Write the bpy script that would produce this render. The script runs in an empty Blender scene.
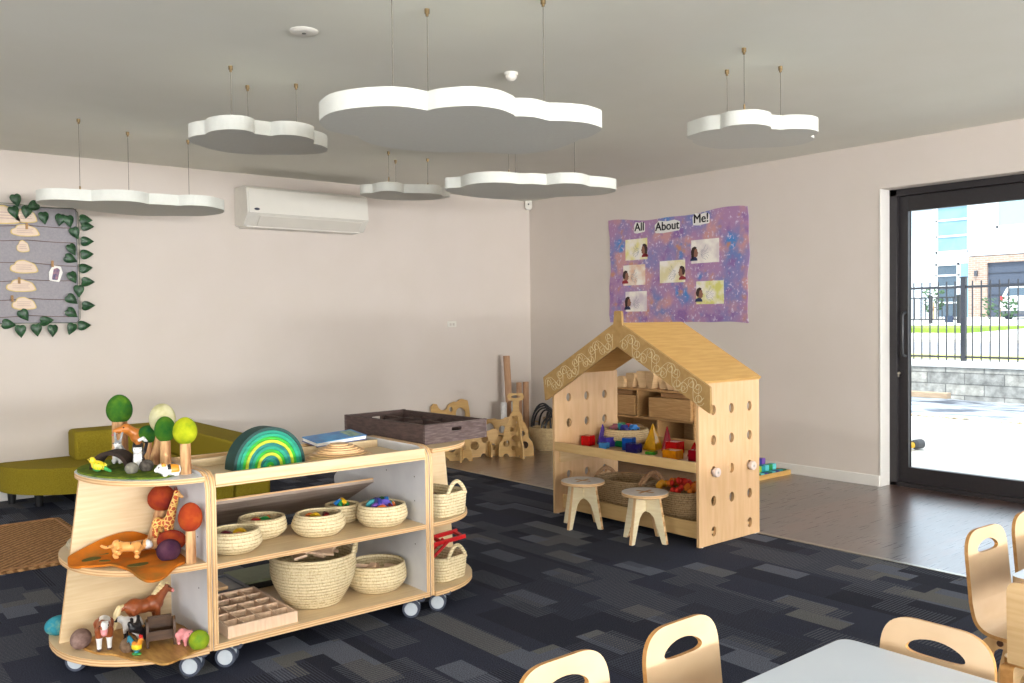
import bpy, bmesh, math, random
from mathutils import Vector, Matrix, Quaternion
from math import sin, cos, pi, radians as R

SC = bpy.context.scene
COL = SC.collection
random.seed(7)

# ------------------------------------------------------------------ camera
F_PX, PITCH, ROLL, YAW = 881.0, 0.02586, -0.01164, 0.68839
CAM = Vector((-5.894, -6.862, 1.208))
fw = Vector((sin(YAW) * cos(PITCH), cos(YAW) * cos(PITCH), -sin(PITCH)))
rt = Vector((cos(YAW), -sin(YAW), 0)); up = rt.cross(fw)
r2 = rt * cos(ROLL) + up * sin(ROLL); u2 = -rt * sin(ROLL) + up * cos(ROLL)
cd = bpy.data.cameras.new('camera'); cam = bpy.data.objects.new('camera', cd); COL.objects.link(cam)
cd.sensor_width = 36.0; cd.lens = F_PX * 36.0 / 1024.0; cd.clip_start = 0.05; cd.clip_end = 300
m3 = Matrix((r2, u2, -fw)).transposed()
cam.matrix_world = Matrix.Translation(CAM) @ m3.to_4x4()
SC.camera = cam

# ------------------------------------------------------------------ world, sun, window daylight, ceiling fill
def lin(c):
    return tuple(((v / 255.0) / 12.92 if v / 255.0 <= .04045 else ((v / 255.0 + .055) / 1.055) ** 2.4) for v in c)
w = bpy.data.worlds.new('sky'); SC.world = w; w.use_nodes = True
bgn = w.node_tree.nodes['Background']
bgn.inputs[0].default_value = (0.80, 0.90, 1.0, 1); bgn.inputs[1].default_value = 2.8
sun = bpy.data.lights.new('sun', 'SUN'); sun.energy = 5.5; sun.angle = R(.6); sun.color = (1, .95, .87)
so = bpy.data.objects.new('sun', sun); COL.objects.link(so)
so.rotation_euler = Vector((.60, .25, -1.0)).to_track_quat('-Z', 'Y').to_euler()
def area(name, loc, rot, sx, sy, e, col):
    l = bpy.data.lights.new(name, 'AREA'); l.shape = 'RECTANGLE'; l.size = sx; l.size_y = sy; l.energy = e; l.color = col
    o = bpy.data.objects.new(name, l); COL.objects.link(o); o.location = loc; o.rotation_euler = rot
    return o
# level sky light from windows behind the camera; upward lamps added for the ceiling
area('window_daylight', (-6.9, -13.36, 1.55), (R(97), 0, 0), 4.2, 1.3, 40, (.92, .955, 1.0))
area('window_daylight', (-2.2, -13.36, 1.55), (R(97), 0, 0), 3.8, 1.3, 36, (.92, .955, 1.0))
area('ceiling_fill', (-6.9, -13.30, .95), (R(138), 0, 0), 4.2, .6, 700, (.95, .975, 1.0))  # added upward lamp lifts the ceiling, imitating bounce off the ground outside
area('ceiling_fill', (-2.2, -13.30, .95), (R(138), 0, 0), 3.8, .6, 630, (.95, .975, 1.0))
area('ceiling_fill', (-9.30, -7.4, .75), (R(138), 0, R(-90)), 5.0, .6, 110, (.95, .975, 1.0))  # extra upward lamp added along the left wall, also for the ceiling
area('window_daylight', (-9.36, -4.6, 1.30), (R(100), 0, R(-90)), 7.0, 1.5, 85, (.92, .955, 1.0))
vs = SC.view_settings
vs.view_transform = 'Standard'; vs.look = 'None'; vs.gamma = 1; vs.exposure = 0.08; vs.use_curve_mapping = False

# ------------------------------------------------------------------ materials
MATS = {}
def _new(name):
    m = bpy.data.materials.new(name); m.use_nodes = True
    nt = m.node_tree; b = nt.nodes['Principled BSDF']
    return m, nt, b
def _obj(nt, scale=(1, 1, 1), rot=(0, 0, 0)):
    t = nt.nodes.new('ShaderNodeTexCoord'); mp = nt.nodes.new('ShaderNodeMapping')
    mp.inputs['Scale'].default_value = scale; mp.inputs['Rotation'].default_value = rot
    nt.links.new(t.outputs['Object'], mp.inputs['Vector'])
    return mp.outputs['Vector']
def _noise(nt, vec, sc, det=3):
    n = nt.nodes.new('ShaderNodeTexNoise'); n.inputs['Scale'].default_value = sc; n.inputs['Detail'].default_value = det
    nt.links.new(vec, n.inputs['Vector']); return n
def _ramp(nt, fac, stops, const=False):
    r = nt.nodes.new('ShaderNodeValToRGB'); e = r.color_ramp.elements
    if const: r.color_ramp.interpolation = 'CONSTANT'
    e[0].position, e[0].color = stops[0][0], (*stops[0][1], 1)
    e[1].position, e[1].color = stops[-1][0], (*stops[-1][1], 1)
    for p, c in stops[1:-1]:
        x = e.new(p); x.color = (*c, 1)
    nt.links.new(fac, r.inputs['Fac']); return r
def _bump(nt, b, h, strength, dist):
    n = nt.nodes.new('ShaderNodeBump'); n.inputs['Strength'].default_value = strength; n.inputs['Distance'].default_value = dist
    nt.links.new(h, n.inputs['Height']); nt.links.new(n.outputs['Normal'], b.inputs['Normal'])
def mat(name, c, rough=.5, c2=None, ns=40, stretch=(1, 1, 1), bump=0, bs=200, metal=0, spec=.5, lo=.35, hi=.65, coat=0):
    """procedural colour: noise between c and c2 (stretched), optional noise bump"""
    if name in MATS: return MATS[name]
    m, nt, b = _new(name)
    b.inputs['Roughness'].default_value = rough; b.inputs['Metallic'].default_value = metal
    b.inputs['Specular IOR Level'].default_value = spec
    if coat: b.inputs['Coat Weight'].default_value = coat
    if c2 is None: c2 = tuple(max(0, v * .94) for v in c)
    v = _obj(nt, stretch); n = _noise(nt, v, ns)
    r = _ramp(nt, n.outputs['Fac'], [(lo, lin(c)), (hi, lin(c2))])
    nt.links.new(r.outputs['Color'], b.inputs['Base Color'])
    if bump:
        n2 = _noise(nt, _obj(nt), bs, 4); _bump(nt, b, n2.outputs['Fac'], bump, .002)
    MATS[name] = m; return m
def ply_edge(name, axis, c=(222, 186, 140), c2=(196, 150, 100)):
    if name in MATS: return MATS[name]
    m, nt, b = _new(name); b.inputs['Roughness'].default_value = .55
    wv = nt.nodes.new('ShaderNodeTexWave'); wv.wave_type = 'BANDS'; wv.bands_direction = axis
    wv.inputs['Scale'].default_value = 34; wv.inputs['Distortion'].default_value = .6
    nt.links.new(_obj(nt), wv.inputs['Vector'])
    r = _ramp(nt, wv.outputs['Fac'], [(.3, lin(c2)), (.62, lin(c))])
    nt.links.new(r.outputs['Color'], b.inputs['Base Color']); MATS[name] = m; return m
def wicker(name, c, c2, c3, coil=.0125):
    """coiled palm straw: pale coils, darker grooves between them, fine stitches across"""
    if name in MATS: return MATS[name]
    m, nt, b = _new(name); b.inputs['Roughness'].default_value = .8; b.inputs['Specular IOR Level'].default_value = .2
    n = _noise(nt, _obj(nt, (1, 1, .45)), 190, 2)
    r = _ramp(nt, n.outputs['Fac'], [(.33, lin(c2)), (.52, lin(c))])
    wv = nt.nodes.new('ShaderNodeTexWave'); wv.bands_direction = 'Z'; wv.inputs['Scale'].default_value = 2 * pi / (20 * coil); wv.inputs['Distortion'].default_value = .5; wv.inputs['Detail Scale'].default_value = 3
    nt.links.new(_obj(nt), wv.inputs['Vector'])
    g = _ramp(nt, wv.outputs['Fac'], [(.0, (1, 1, 1)), (.32, (0, 0, 0))])
    n3 = _noise(nt, _obj(nt), 45, 2); g2 = _ramp(nt, n3.outputs['Fac'], [(.35, (.25,) * 3), (.65, (.85,) * 3)])
    mu_ = nt.nodes.new('ShaderNodeMath'); mu_.operation = 'MULTIPLY'; nt.links.new(g.outputs['Color'], mu_.inputs[0]); nt.links.new(g2.outputs['Color'], mu_.inputs[1])
    x = nt.nodes.new('ShaderNodeMix'); x.data_type = 'RGBA'; nt.links.new(mu_.outputs[0], x.inputs[0]); nt.links.new(r.outputs['Color'], x.inputs[6]); x.inputs[7].default_value = (*lin(c3), 1)
    nt.links.new(x.outputs[2], b.inputs['Base Color'])
    n2 = _noise(nt, _obj(nt, (1, 1, .5)), 170, 2); _bump(nt, b, n2.outputs['Fac'], .5, .003)
    MATS[name] = m; return m

PLY = mat('birch_ply', (217, 193, 155), .45, (208, 181, 141), 6, (1, 1, 14), spec=.4)
PLYX = mat('birch_ply_lengthwise', (222, 198, 160), .42, (211, 184, 144), 6, (1, 16, 14), spec=.4)
PLYM = mat('maple_ply', (214, 182, 136), .38, (204, 168, 120), 7, (1, 1, 12), spec=.45)
PLYHOUSE = mat('maple_house_panel', (214, 176, 134), .42, (206, 166, 121), 5, (9, 9, 1), spec=.4)
ROOFPLY = mat('golden_ply', (206, 164, 98), .5, (194, 150, 84), 6, (1, 9, 9), spec=.35)
GABLE = mat('carved_tan_ply', (172, 136, 82), .55, (160, 124, 70), 30)
EDX = ply_edge('ply_edge_across_x', 'X'); EDY = ply_edge('ply_edge_across_y', 'Y'); EDZ = ply_edge('ply_edge_across_z', 'Z')
GREYLAM = mat('grey_laminate', (206, 206, 208), .5, (200, 200, 203), 12)
WHITELAM = mat('white_laminate', (226, 228, 230), .32, (222, 225, 228), 12)
WHITE = mat('white_paint', (236, 234, 228), .5, (232, 230, 224), 20)
WHITEPL = mat('white_plastic', (226, 222, 212), .35, (222, 218, 208), 20)
BLACKPL = mat('black_plastic', (24, 24, 26), .45, (30, 30, 32), 30)
GREYPL = mat('grey_plastic', (190, 196, 202), .45, (182, 189, 196), 30)
TYRE = mat('dark_rubber', (66, 72, 88), .6, (58, 64, 80), 60)
METAL = mat('brushed_metal', (190, 186, 176), .32, (176, 172, 160), 90, metal=1)
BRASS = mat('dull_brass', (150, 128, 92), .4, (140, 118, 84), 90, metal=.7)
STRAW = wicker('palm_straw', (226, 210, 172), (204, 184, 142), (150, 120, 80))
STRAWD = wicker('dark_seagrass', (178, 150, 112), (140, 112, 78), (84, 64, 42))
BEECH = mat('beech', (226, 188, 140), .45, (214, 172, 122), 8, (1, 1, 10))
PINK_BEECH = mat('pale_beech', (226, 196, 168), .5, (216, 182, 152), 9, (10, 1, 1))
OAKLOG = mat('peeled_branch', (222, 176, 124), .7, (146, 96, 58), 46, (1, 1, .16), bump=.5, bs=120)
OAK = mat('oak_box', (190, 148, 96), .55, (164, 120, 72), 6, (18, 1.5, 30))
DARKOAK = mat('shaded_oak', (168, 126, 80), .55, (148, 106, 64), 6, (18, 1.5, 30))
OLIVE = mat('olive_fabric', (150, 134, 40), .9, (134, 116, 28), 180, bump=.4, bs=420, spec=.15)

# ------------------------------------------------------------------ mesh building
class MB:
    def __init__(s): s.v = []; s.f = []; s.m = []; s.s = []
    def add(s, vs, fs, mi=0, sm=False, M=None):
        o = len(s.v)
        for v in vs:
            v = Vector(v)
            s.v.append(M @ v if M else v)
        for f in fs:
            s.f.append([o + i for i in f]); s.m.append(mi); s.s.append(sm)
        return s
    def box(s, a, b, mi=0, M=None):
        (x0, y0, z0), (x1, y1, z1) = a, b
        v = [(x0, y0, z0), (x1, y0, z0), (x1, y1, z0), (x0, y1, z0), (x0, y0, z1), (x1, y0, z1), (x1, y1, z1), (x0, y1, z1)]
        return s.add(v, [(3, 2, 1, 0), (4, 5, 6, 7), (0, 1, 5, 4), (1, 2, 6, 5), (2, 3, 7, 6), (3, 0, 4, 7)], mi, False, M)
    def cyl(s, p0, p1, r0, r1=None, n=16, mi=0, sm=True, mcap=None):
        r1 = r0 if r1 is None else r1
        p0, p1 = Vector(p0), Vector(p1); d = (p1 - p0).normalized()
        a = d.orthogonal().normalized(); b = d.cross(a)
        v = [p0 + (a * cos(2 * pi * i / n) + b * sin(2 * pi * i / n)) * r0 for i in range(n)]
        v += [p1 + (a * cos(2 * pi * i / n) + b * sin(2 * pi * i / n)) * r1 for i in range(n)]
        s.add(v, [(i, (i + 1) % n, n + (i + 1) % n, n + i) for i in range(n)], mi, sm)
        s.add(v, [list(range(n))[::-1], list(range(n, 2 * n))], mi if mcap is None else mcap, False)
        return s
    def ell(s, c, r, rot=None, nu=20, nv=12, mi=0, f=None):
        c = Vector(c); v = []; q = rot.to_matrix() if rot else Matrix.Identity(3)
        for j in range(nv + 1):
            t = pi * j / nv
            for i in range(nu):
                p = 2 * pi * i / nu
                u = Vector((sin(t) * cos(p) * r[0], sin(t) * sin(p) * r[1], -cos(t) * r[2]))
                if f: u = f(u)
                v.append(c + q @ u)
        fs = []
        for j in range(nv):
            for i in range(nu):
                fs.append((j * nu + i, j * nu + (i + 1) % nu, (j + 1) * nu + (i + 1) % nu, (j + 1) * nu + i))
        return s.add(v, fs, mi, True)
    def lathe(s, c, prof, n=32, mi=0, sx=1, sy=1, sup=1.0, sm=True):
        """closed profile of (r, z) turned about z; sx, sy stretch, sup < 1 squares the plan"""
        c = Vector(c); v = []
        for r, z in prof:
            for i in range(n):
                a = 2 * pi * i / n; ca, sa = cos(a), sin(a)
                ca = math.copysign(abs(ca) ** sup, ca); sa = math.copysign(abs(sa) ** sup, sa)
                v.append(c + Vector((r * sx * ca, r * sy * sa, z)))
        fs = []
        for j in range(len(prof) - 1):
            for i in range(n):
                fs.append((j * n + i, j * n + (i + 1) % n, (j + 1) * n + (i + 1) % n, (j + 1) * n + i))
        return s.add(v, fs, mi, sm)
    def tube(s, path, r, n=8, mi=0, closed=False, flat=1.0):
        P = [Vector(p) for p in path]; k = len(P); v = []
        t0 = (P[1] - P[0]).normalized(); a = t0.orthogonal().normalized()
        for j in range(k):
            if closed: t = (P[(j + 1) % k] - P[j - 1]).normalized()
            else: t = (P[min(j + 1, k - 1)] - P[max(j - 1, 0)]).normalized()
            a = (a - t * a.dot(t)).normalized(); b = t.cross(a)
            rr = r[j] if isinstance(r, (list, tuple)) else r
            v += [P[j] + (a * cos(2 * pi * i / n) + b * sin(2 * pi * i / n) * flat) * rr for i in range(n)]
        fs = []
        for j in range(k if closed else k - 1):
            q = (j + 1) % k
            fs += [(j * n + i, j * n + (i + 1) % n, q * n + (i + 1) % n, q * n + i) for i in range(n)]
        s.add(v, fs, mi, True)
        if not closed: s.add(v[:n] + v[-n:], [list(range(n))[::-1], list(range(n, 2 * n))], mi, False)
        return s
    def sheet(s, outer, holes, t, M=None, mi=0, me=None):
        """flat sheet of thickness t (along local z, centred) with real holes; mi caps, me edges"""
        cu = bpy.data.curves.new('c', 'CURVE'); cu.dimensions = '2D'; cu.fill_mode = 'BOTH'; cu.extrude = t / 2
        for pts in [outer] + list(holes):
            sp = cu.splines.new('POLY'); sp.points.add(len(pts) - 1)
            for q, p in zip(sp.points, pts): q.co = (p[0], p[1], 0, 1)
            sp.use_cyclic_u = True
        o = bpy.data.objects.new('c', cu); me_ = o.to_mesh()
        vs = [v.co.copy() for v in me_.vertices]; me = mi if me is None else me
        for p in me_.polygons:
            n = p.normal
            s.add([vs[i] for i in p.vertices], [list(range(len(p.vertices)))], mi if abs(n.z) > .5 else me, False, M)
        o.to_mesh_clear(); bpy.data.objects.remove(o); bpy.data.curves.remove(cu)
        return s
def circ(x, y, r, n=20, ry=None):
    return [(x + r * cos(2 * pi * i / n), y + (ry or r) * sin(2 * pi * i / n)) for i in range(n)]
def rpoly(pts, rad, n=6):
    """polygon with rounded corners; rad one value or one per corner"""
    out = []; k = len(pts)
    for i in range(k):
        p = Vector((*pts[i], 0)); a = Vector((*pts[i - 1], 0)); b = Vector((*pts[(i + 1) % k], 0))
        r = rad[i] if isinstance(rad, (list, tuple)) else rad
        if r <= 0: out.append((p.x, p.y)); continue
        d1 = (a - p).normalized(); d2 = (b - p).normalized(); ang = d1.angle(d2)
        L = min(r / math.tan(ang / 2), .49 * (a - p).length, .49 * (b - p).length)
        q0, q1 = p + d1 * L, p + d2 * L
        for j in range(n + 1):
            t = j / n; q = q0 * (1 - t) ** 2 + p * 2 * t * (1 - t) + q1 * t * t
            out.append((q.x, q.y))
    return out
def spline(pts, sub=6, closed=True):
    """Catmull-Rom through points; a third value 1 marks a sharp corner"""
    k = len(pts); out = []
    for i in range(k if closed else k - 1):
        p1, p2 = pts[i], pts[(i + 1) % k]
        p0 = p1 if (len(p1) > 2 and p1[2]) or (not closed and i == 0) else pts[i - 1]
        p3 = p2 if (len(p2) > 2 and p2[2]) or (not closed and i == k - 2) else pts[(i + 2) % k]
        for j in range(sub):
            t = j / sub
            out.append(tuple(.5 * (2 * p1[c] + (p2[c] - p0[c]) * t + (2 * p0[c] - 5 * p1[c] + 4 * p2[c] - p3[c]) * t * t + (3 * p1[c] - p0[c] - 3 * p2[c] + p3[c]) * t ** 3) for c in (0, 1)))
    if not closed: out.append(tuple(pts[-1][:2]))
    return out
def FR(o, ux, uy):
    """frame: local x -> ux, local y -> uy, local z -> their cross, origin o"""
    ux, uy = Vector(ux).normalized(), Vector(uy).normalized(); uz = ux.cross(uy)
    M = Matrix((ux, uy, uz)).transposed().to_4x4(); M.translation = Vector(o); return M

ORG = {}
def thing(name, label, cat, loc=(0, 0, 0), rz=0, group=None, kind=None):
    o = bpy.data.objects.new(name, None); COL.objects.link(o); o.empty_display_size = .05
    o.location = loc; o.rotation_euler = (0, 0, rz); o['label'] = label; o['category'] = cat
    if group: o['group'] = group
    if kind: o['kind'] = kind
    ORG[o.name] = Vector(loc) if rz == 0 else None
    return o
def obj(name, mb, mats, parent=None, world=True, bevel=0, smooth=False, ang=35, weld=1e-5):
    """link the collected shapes as ONE mesh; world: vertices are in world space, otherwise local to the parent"""
    me = bpy.data.meshes.new(name)
    off = Vector((0, 0, 0)); key = parent.name if parent else None
    if parent and world: off = ORG[key]
    me.from_pydata([v - off for v in mb.v], [], mb.f)
    for m in (mats if isinstance(mats, (list, tuple)) else [mats]): me.materials.append(m)
    me.polygons.foreach_set('material_index', mb.m); me.polygons.foreach_set('use_smooth', [smooth or x for x in mb.s])
    bm = bmesh.new(); bm.from_mesh(me); bmesh.ops.remove_doubles(bm, verts=bm.verts, dist=weld)
    bmesh.ops.recalc_face_normals(bm, faces=bm.faces); bm.to_mesh(me); bm.free()
    me.set_sharp_from_angle(angle=R(ang)); me.update()
    o = bpy.data.objects.new(name, me); COL.objects.link(o)
    if parent: o.parent = parent; ORG[o.name] = off if world else None
    if parent and world: ORG[o.name] = ORG[key]
    if bevel:
        b = o.modifiers.new('bevel', 'BEVEL'); b.width = bevel; b.segments = 2; b.limit_method = 'ANGLE'; b.angle_limit = R(40)
    return o
def solo(name, mb, mats, label, cat, loc, group=None, rz=0, world=True, **k):
    """a thing that is one mesh, its origin at loc"""
    if world:
        L = Vector(loc); mb.v = [v - L for v in mb.v]
    o = obj(name, mb, mats, None, **k); o.location = loc; o.rotation_euler = (0, 0, rz)
    o['label'] = label; o['category'] = cat
    if group: o['group'] = group
    return o
def struct(name, mb, mats, parent=None, **k):
    o = obj(name, mb, mats, parent, **k); o['kind'] = 'structure'; return o
def dup(root, loc, rz=None, label=None, group=None, mats=None, sc=None):
    r = root.copy(); COL.objects.link(r); r.location = loc
    if rz is not None: r.rotation_euler = (0, 0, rz)
    if sc: r.scale = (sc, sc, sc)
    if label: r['label'] = label
    if group: r['group'] = group
    def rec(a, b):
        for ch in list(a.children):
            c = ch.copy(); COL.objects.link(c); c.parent = b; rec(ch, c)
    rec(root, r)
    return r
def remat(o, mats):
    """own mesh with other materials (for a differently coloured copy)"""
    o.data = o.data.copy(); o.data.materials.clear()
    for m in (mats if isinstance(mats, (list, tuple)) else [mats]): o.data.materials.append(m)
    return o
def blob(name, shapes, mats, parent, voxel=.0035, color=None, smooth=4):
    """one continuous body grown from ellipsoids and capsules (remeshed), coloured by color(co) -> slot"""
    mb = MB()
    for sh in shapes:
        if sh[0] == 'e': mb.ell(sh[1], sh[2], sh[3] if len(sh) > 3 else None, 16, 10)
        else:
            _, p0, p1, ra, rb = sh; mb.cyl(p0, p1, ra, rb, 12); mb.ell(p0, (ra,) * 3, None, 12, 8); mb.ell(p1, (rb,) * 3, None, 12, 8)
    me = bpy.data.meshes.new('t'); me.from_pydata(mb.v, [], mb.f)
    bm = bmesh.new(); bm.from_mesh(me); bmesh.ops.remove_doubles(bm, verts=bm.verts, dist=1e-6); bmesh.ops.recalc_face_normals(bm, faces=bm.faces); bm.to_mesh(me); bm.free()
    o = bpy.data.objects.new('t', me); COL.objects.link(o)
    rm = o.modifiers.new('r', 'REMESH'); rm.mode = 'VOXEL'; rm.voxel_size = voxel
    sm = o.modifiers.new('s', 'SMOOTH'); sm.factor = .5; sm.iterations = smooth
    dg = bpy.context.evaluated_depsgraph_get(); dg.update()
    m2 = bpy.data.meshes.new_from_object(o.evaluated_get(dg)); bpy.data.objects.remove(o); bpy.data.meshes.remove(me)
    m2.materials.clear()
    for m in mats: m2.materials.append(m)
    for p in m2.polygons:
        p.use_smooth = True; p.material_index = color(p.center) if color else 0
    m2.name = name
    b = bpy.data.objects.new(name, m2); COL.objects.link(b); b.parent = parent
    return b
def text(body, size, M, t=.001, mats=None):
    fc = bpy.data.curves.new('f', 'FONT'); fc.body = body; fc.size = size; fc.extrude = t; fc.align_x = 'CENTER'; fc.align_y = 'CENTER'
    o = bpy.data.objects.new('f', fc); me = o.to_mesh(); mb = MB()
    mb.add([v.co.copy() for v in me.vertices], [list(p.vertices) for p in me.polygons], 0, False, M)
    n0 = len(mb.v); base = [list(p.vertices) for p in me.polygons]; co = [v.co.copy() for v in me.vertices]
    for dx, dy in ((.022, .0), (-.022, .0), (0, .02)): mb.add([c + Vector((dx * size, dy * size, 0)) for c in co], base, 0, False, M)
    o.to_mesh_clear(); bpy.data.objects.remove(o); bpy.data.curves.remove(fc); return mb

# ------------------------------------------------------------------ the room
def carpet_mat():
    m, nt, b = _new('carpet_tiles'); b.inputs['Roughness'].default_value = .95; b.inputs['Specular IOR Level'].default_value = .12
    L = nt.links
    def brick(sc, w_, h_, off, rot=0, mv=(0, 0, 0)):
        t = nt.nodes.new('ShaderNodeTexCoord'); mp = nt.nodes.new('ShaderNodeMapping'); mp.inputs['Location'].default_value = mv; mp.inputs['Rotation'].default_value = (0, 0, rot)
        L.new(t.outputs['Object'], mp.inputs['Vector'])
        k = nt.nodes.new('ShaderNodeTexBrick'); k.inputs['Color1'].default_value = (0, 0, 0, 1); k.inputs['Color2'].default_value = (1, 1, 1, 1)
        k.inputs['Scale'].default_value = sc; k.inputs['Mortar Size'].default_value = 0; k.inputs['Brick Width'].default_value = w_; k.inputs['Row Height'].default_value = h_
        k.offset = off; k.offset_frequency = 2; k.inputs['Bias'].default_value = 0
        L.new(mp.outputs['Vector'], k.inputs['Vector']); return k.outputs['Color'], mp.outputs['Vector']
    def stripes(vec, sc, d):
        wv = nt.nodes.new('ShaderNodeTexWave'); wv.bands_direction = d; wv.inputs['Scale'].default_value = sc; wv.inputs['Distortion'].default_value = .3
        wv.inputs['Detail Scale'].default_value = 8
        L.new(vec, wv.inputs['Vector']); return _ramp(nt, wv.outputs['Fac'], [(.45, (0, 0, 0)), (.6, (1, 1, 1))]).outputs['Color']
    def mix(f, a, c, mode='MIX'):
        x = nt.nodes.new('ShaderNodeMix'); x.data_type = 'RGBA'; x.blend_type = mode
        if hasattr(f, 'links'): L.new(f, x.inputs[0])
        else: x.inputs[0].default_value = f
        for s, q in ((x.inputs[6], a), (x.inputs[7], c)):
            if hasattr(q, 'links'): L.new(q, s)
            else: s.default_value = (*q, 1)
        return x.outputs[2]
    dark, navy = lin((40, 42, 52)), lin((52, 55, 69))
    b1, v1 = brick(1, .50, .25, .37, R(90)); b2, v2 = brick(1, .24, .115, .43, R(90), (.11, .05, 0)); b3, v3 = brick(1, .30, .125, .29, R(90), (.31, .21, 0))
    base = mix(_ramp(nt, b1, [(.35, (0, 0, 0)), (.75, (1, 1, 1))]).outputs['Color'], dark, navy)
    # solid paler patches, taupe or blue-grey
    pale = _ramp(nt, b2, [(0, (0, 0, 0)), (.76, (0, 0, 0)), (.765, (1, 1, 1)), (1, (1, 1, 1))], True).outputs['Color']
    hue = mix(_ramp(nt, b3, [(.45, (0, 0, 0)), (.55, (1, 1, 1))]).outputs['Color'], lin((92, 96, 108)), lin((100, 99, 98)))
    base = mix(pale, base, hue)
    # striped patches
    sel = _ramp(nt, b3, [(0, (0, 0, 0)), (.62, (0, 0, 0)), (.625, (1, 1, 1)), (1, (1, 1, 1))], True).outputs['Color']
    st = mix(1.0, sel, stripes(v3, 21, 'X'), 'MULTIPLY')
    base = mix(st, base, mix(b1, lin((66, 69, 82)), lin((88, 89, 96))))
    sel2 = _ramp(nt, b1, [(0, (1, 1, 1)), (.3, (1, 1, 1)), (.305, (0, 0, 0)), (1, (0, 0, 0))], True).outputs['Color']
    st2 = mix(1.0, sel2, stripes(v1, 26, 'Y'), 'MULTIPLY')
    base = mix(st2, base, lin((62, 65, 78)))
    n = _noise(nt, _obj(nt), 260, 2); fleck = _ramp(nt, n.outputs['Fac'], [(.3, (.45, .45, .45)), (.7, (1.5, 1.5, 1.5))]).outputs['Color']
    L.new(mix(1.0, base, fleck, 'MULTIPLY'), b.inputs['Base Color'])
    _bump(nt, b, n.outputs['Fac'], .6, .004)
    return m
def vinyl_mat():
    m, nt, b = _new('dark_wood_vinyl'); L = nt.links
    b.inputs['Specular IOR Level'].default_value = .7; b.inputs['Coat Weight'].default_value = .8; b.inputs['Coat Roughness'].default_value = .28; b.inputs['Coat IOR'].default_value = 1.7
    k = nt.nodes.new('ShaderNodeTexBrick'); k.inputs['Color1'].default_value = (*lin((94, 64, 53)), 1); k.inputs['Color2'].default_value = (*lin((66, 45, 39)), 1)
    k.inputs['Mortar'].default_value = (*lin((40, 30, 27)), 1); k.inputs['Mortar Size'].default_value = .0009; k.inputs['Scale'].default_value = 1
    k.inputs['Brick Width'].default_value = .92; k.inputs['Row Height'].default_value = .152; k.offset = .37
    L.new(_obj(nt), k.inputs['Vector'])
    n = _noise(nt, _obj(nt, (1.4, 26, 1)), 3.2, 5); r = _ramp(nt, n.outputs['Fac'], [(.3, (.55, .53, .52)), (.68, (1.25, 1.22, 1.2))])
    x = nt.nodes.new('ShaderNodeMix'); x.data_type = 'RGBA'; x.blend_type = 'MULTIPLY'; x.inputs[0].default_value = 1
    L.new(k.outputs['Color'], x.inputs[6]); L.new(r.outputs['Color'], x.inputs[7]); L.new(x.outputs[2], b.inputs['Base Color'])
    rr = _ramp(nt, n.outputs['Fac'], [(.3, (.24,) * 3), (.7, (.42,) * 3)]); L.new(rr.outputs['Color'], b.inputs['Roughness'])
    _bump(nt, b, n.outputs['Fac'], .06, .002); return m
WALLM = mat('wall_paint', (212, 202, 193), .7, (210, 200, 190), 3, bump=.06, bs=300, spec=.25)
CEILM = mat('ceiling_paint', (231, 230, 219), .75, (229, 228, 216), 3, bump=.05, bs=300, spec=.2)
TRIMM = mat('trim_paint', (222, 218, 212), .45, (219, 215, 208), 10)
FRAMEM = mat('dark_bronze_aluminium', (40, 36, 38), .42, (36, 32, 34), 60, spec=.5)

struct('floor', MB().box((-9.6, -13.6, -.06), (-1.744, .12, 0)), carpet_mat())
struct('floor.001', MB().box((-1.744, -13.6, -.06), (.14, .12, 0)), vinyl_mat())
struct('trim_1', MB().box((-1.760, -13.5, 0), (-1.732, -.012, .004)), METAL, bevel=.0015)
struct('wall_back', MB().box((-9.6, 0, 0), (0, .12, 2.4)), WALLM)
wr_ = MB(); wr_.box((0, -3.745, 0), (.24, .12, 2.4)); wr_.box((0, -5.95, 2.08), (.24, -3.745, 2.4)); wr_.box((0, -13.6, 0), (.24, -5.95, 2.4))
struct('wall_right', wr_, WALLM)
struct('wall_left', MB().box((-9.62, -13.6, 0), (-9.5, .12, 2.4)), WALLM)
struct('wall_front', MB().box((-9.6, -13.62, 0), (.24, -13.5, 2.4)), WALLM)
struct('ceiling', MB().box((-9.62, -13.62, 2.4), (.24, .12, 2.5)), CEILM)
struct('trim_2', MB().box((-9.9, -13.9, 2.5), (1.05, .4, 2.62)), WHITE)      # the eave over the patio
def skirting(a, b_, name):
    struct(name, MB().box(a, b_), TRIMM, bevel=.004)
skirting((-9.5, -.013, 0), (0, 0, .078), 'baseboard_back')
skirting((-.013, -3.745, 0), (0, -.013, .078), 'baseboard_right')
# lining of the door reveal
struct('trim_3', MB().box((-.004, -3.752, 0), (.128, -3.740, 2.08)), TRIMM, bevel=.003)

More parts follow.
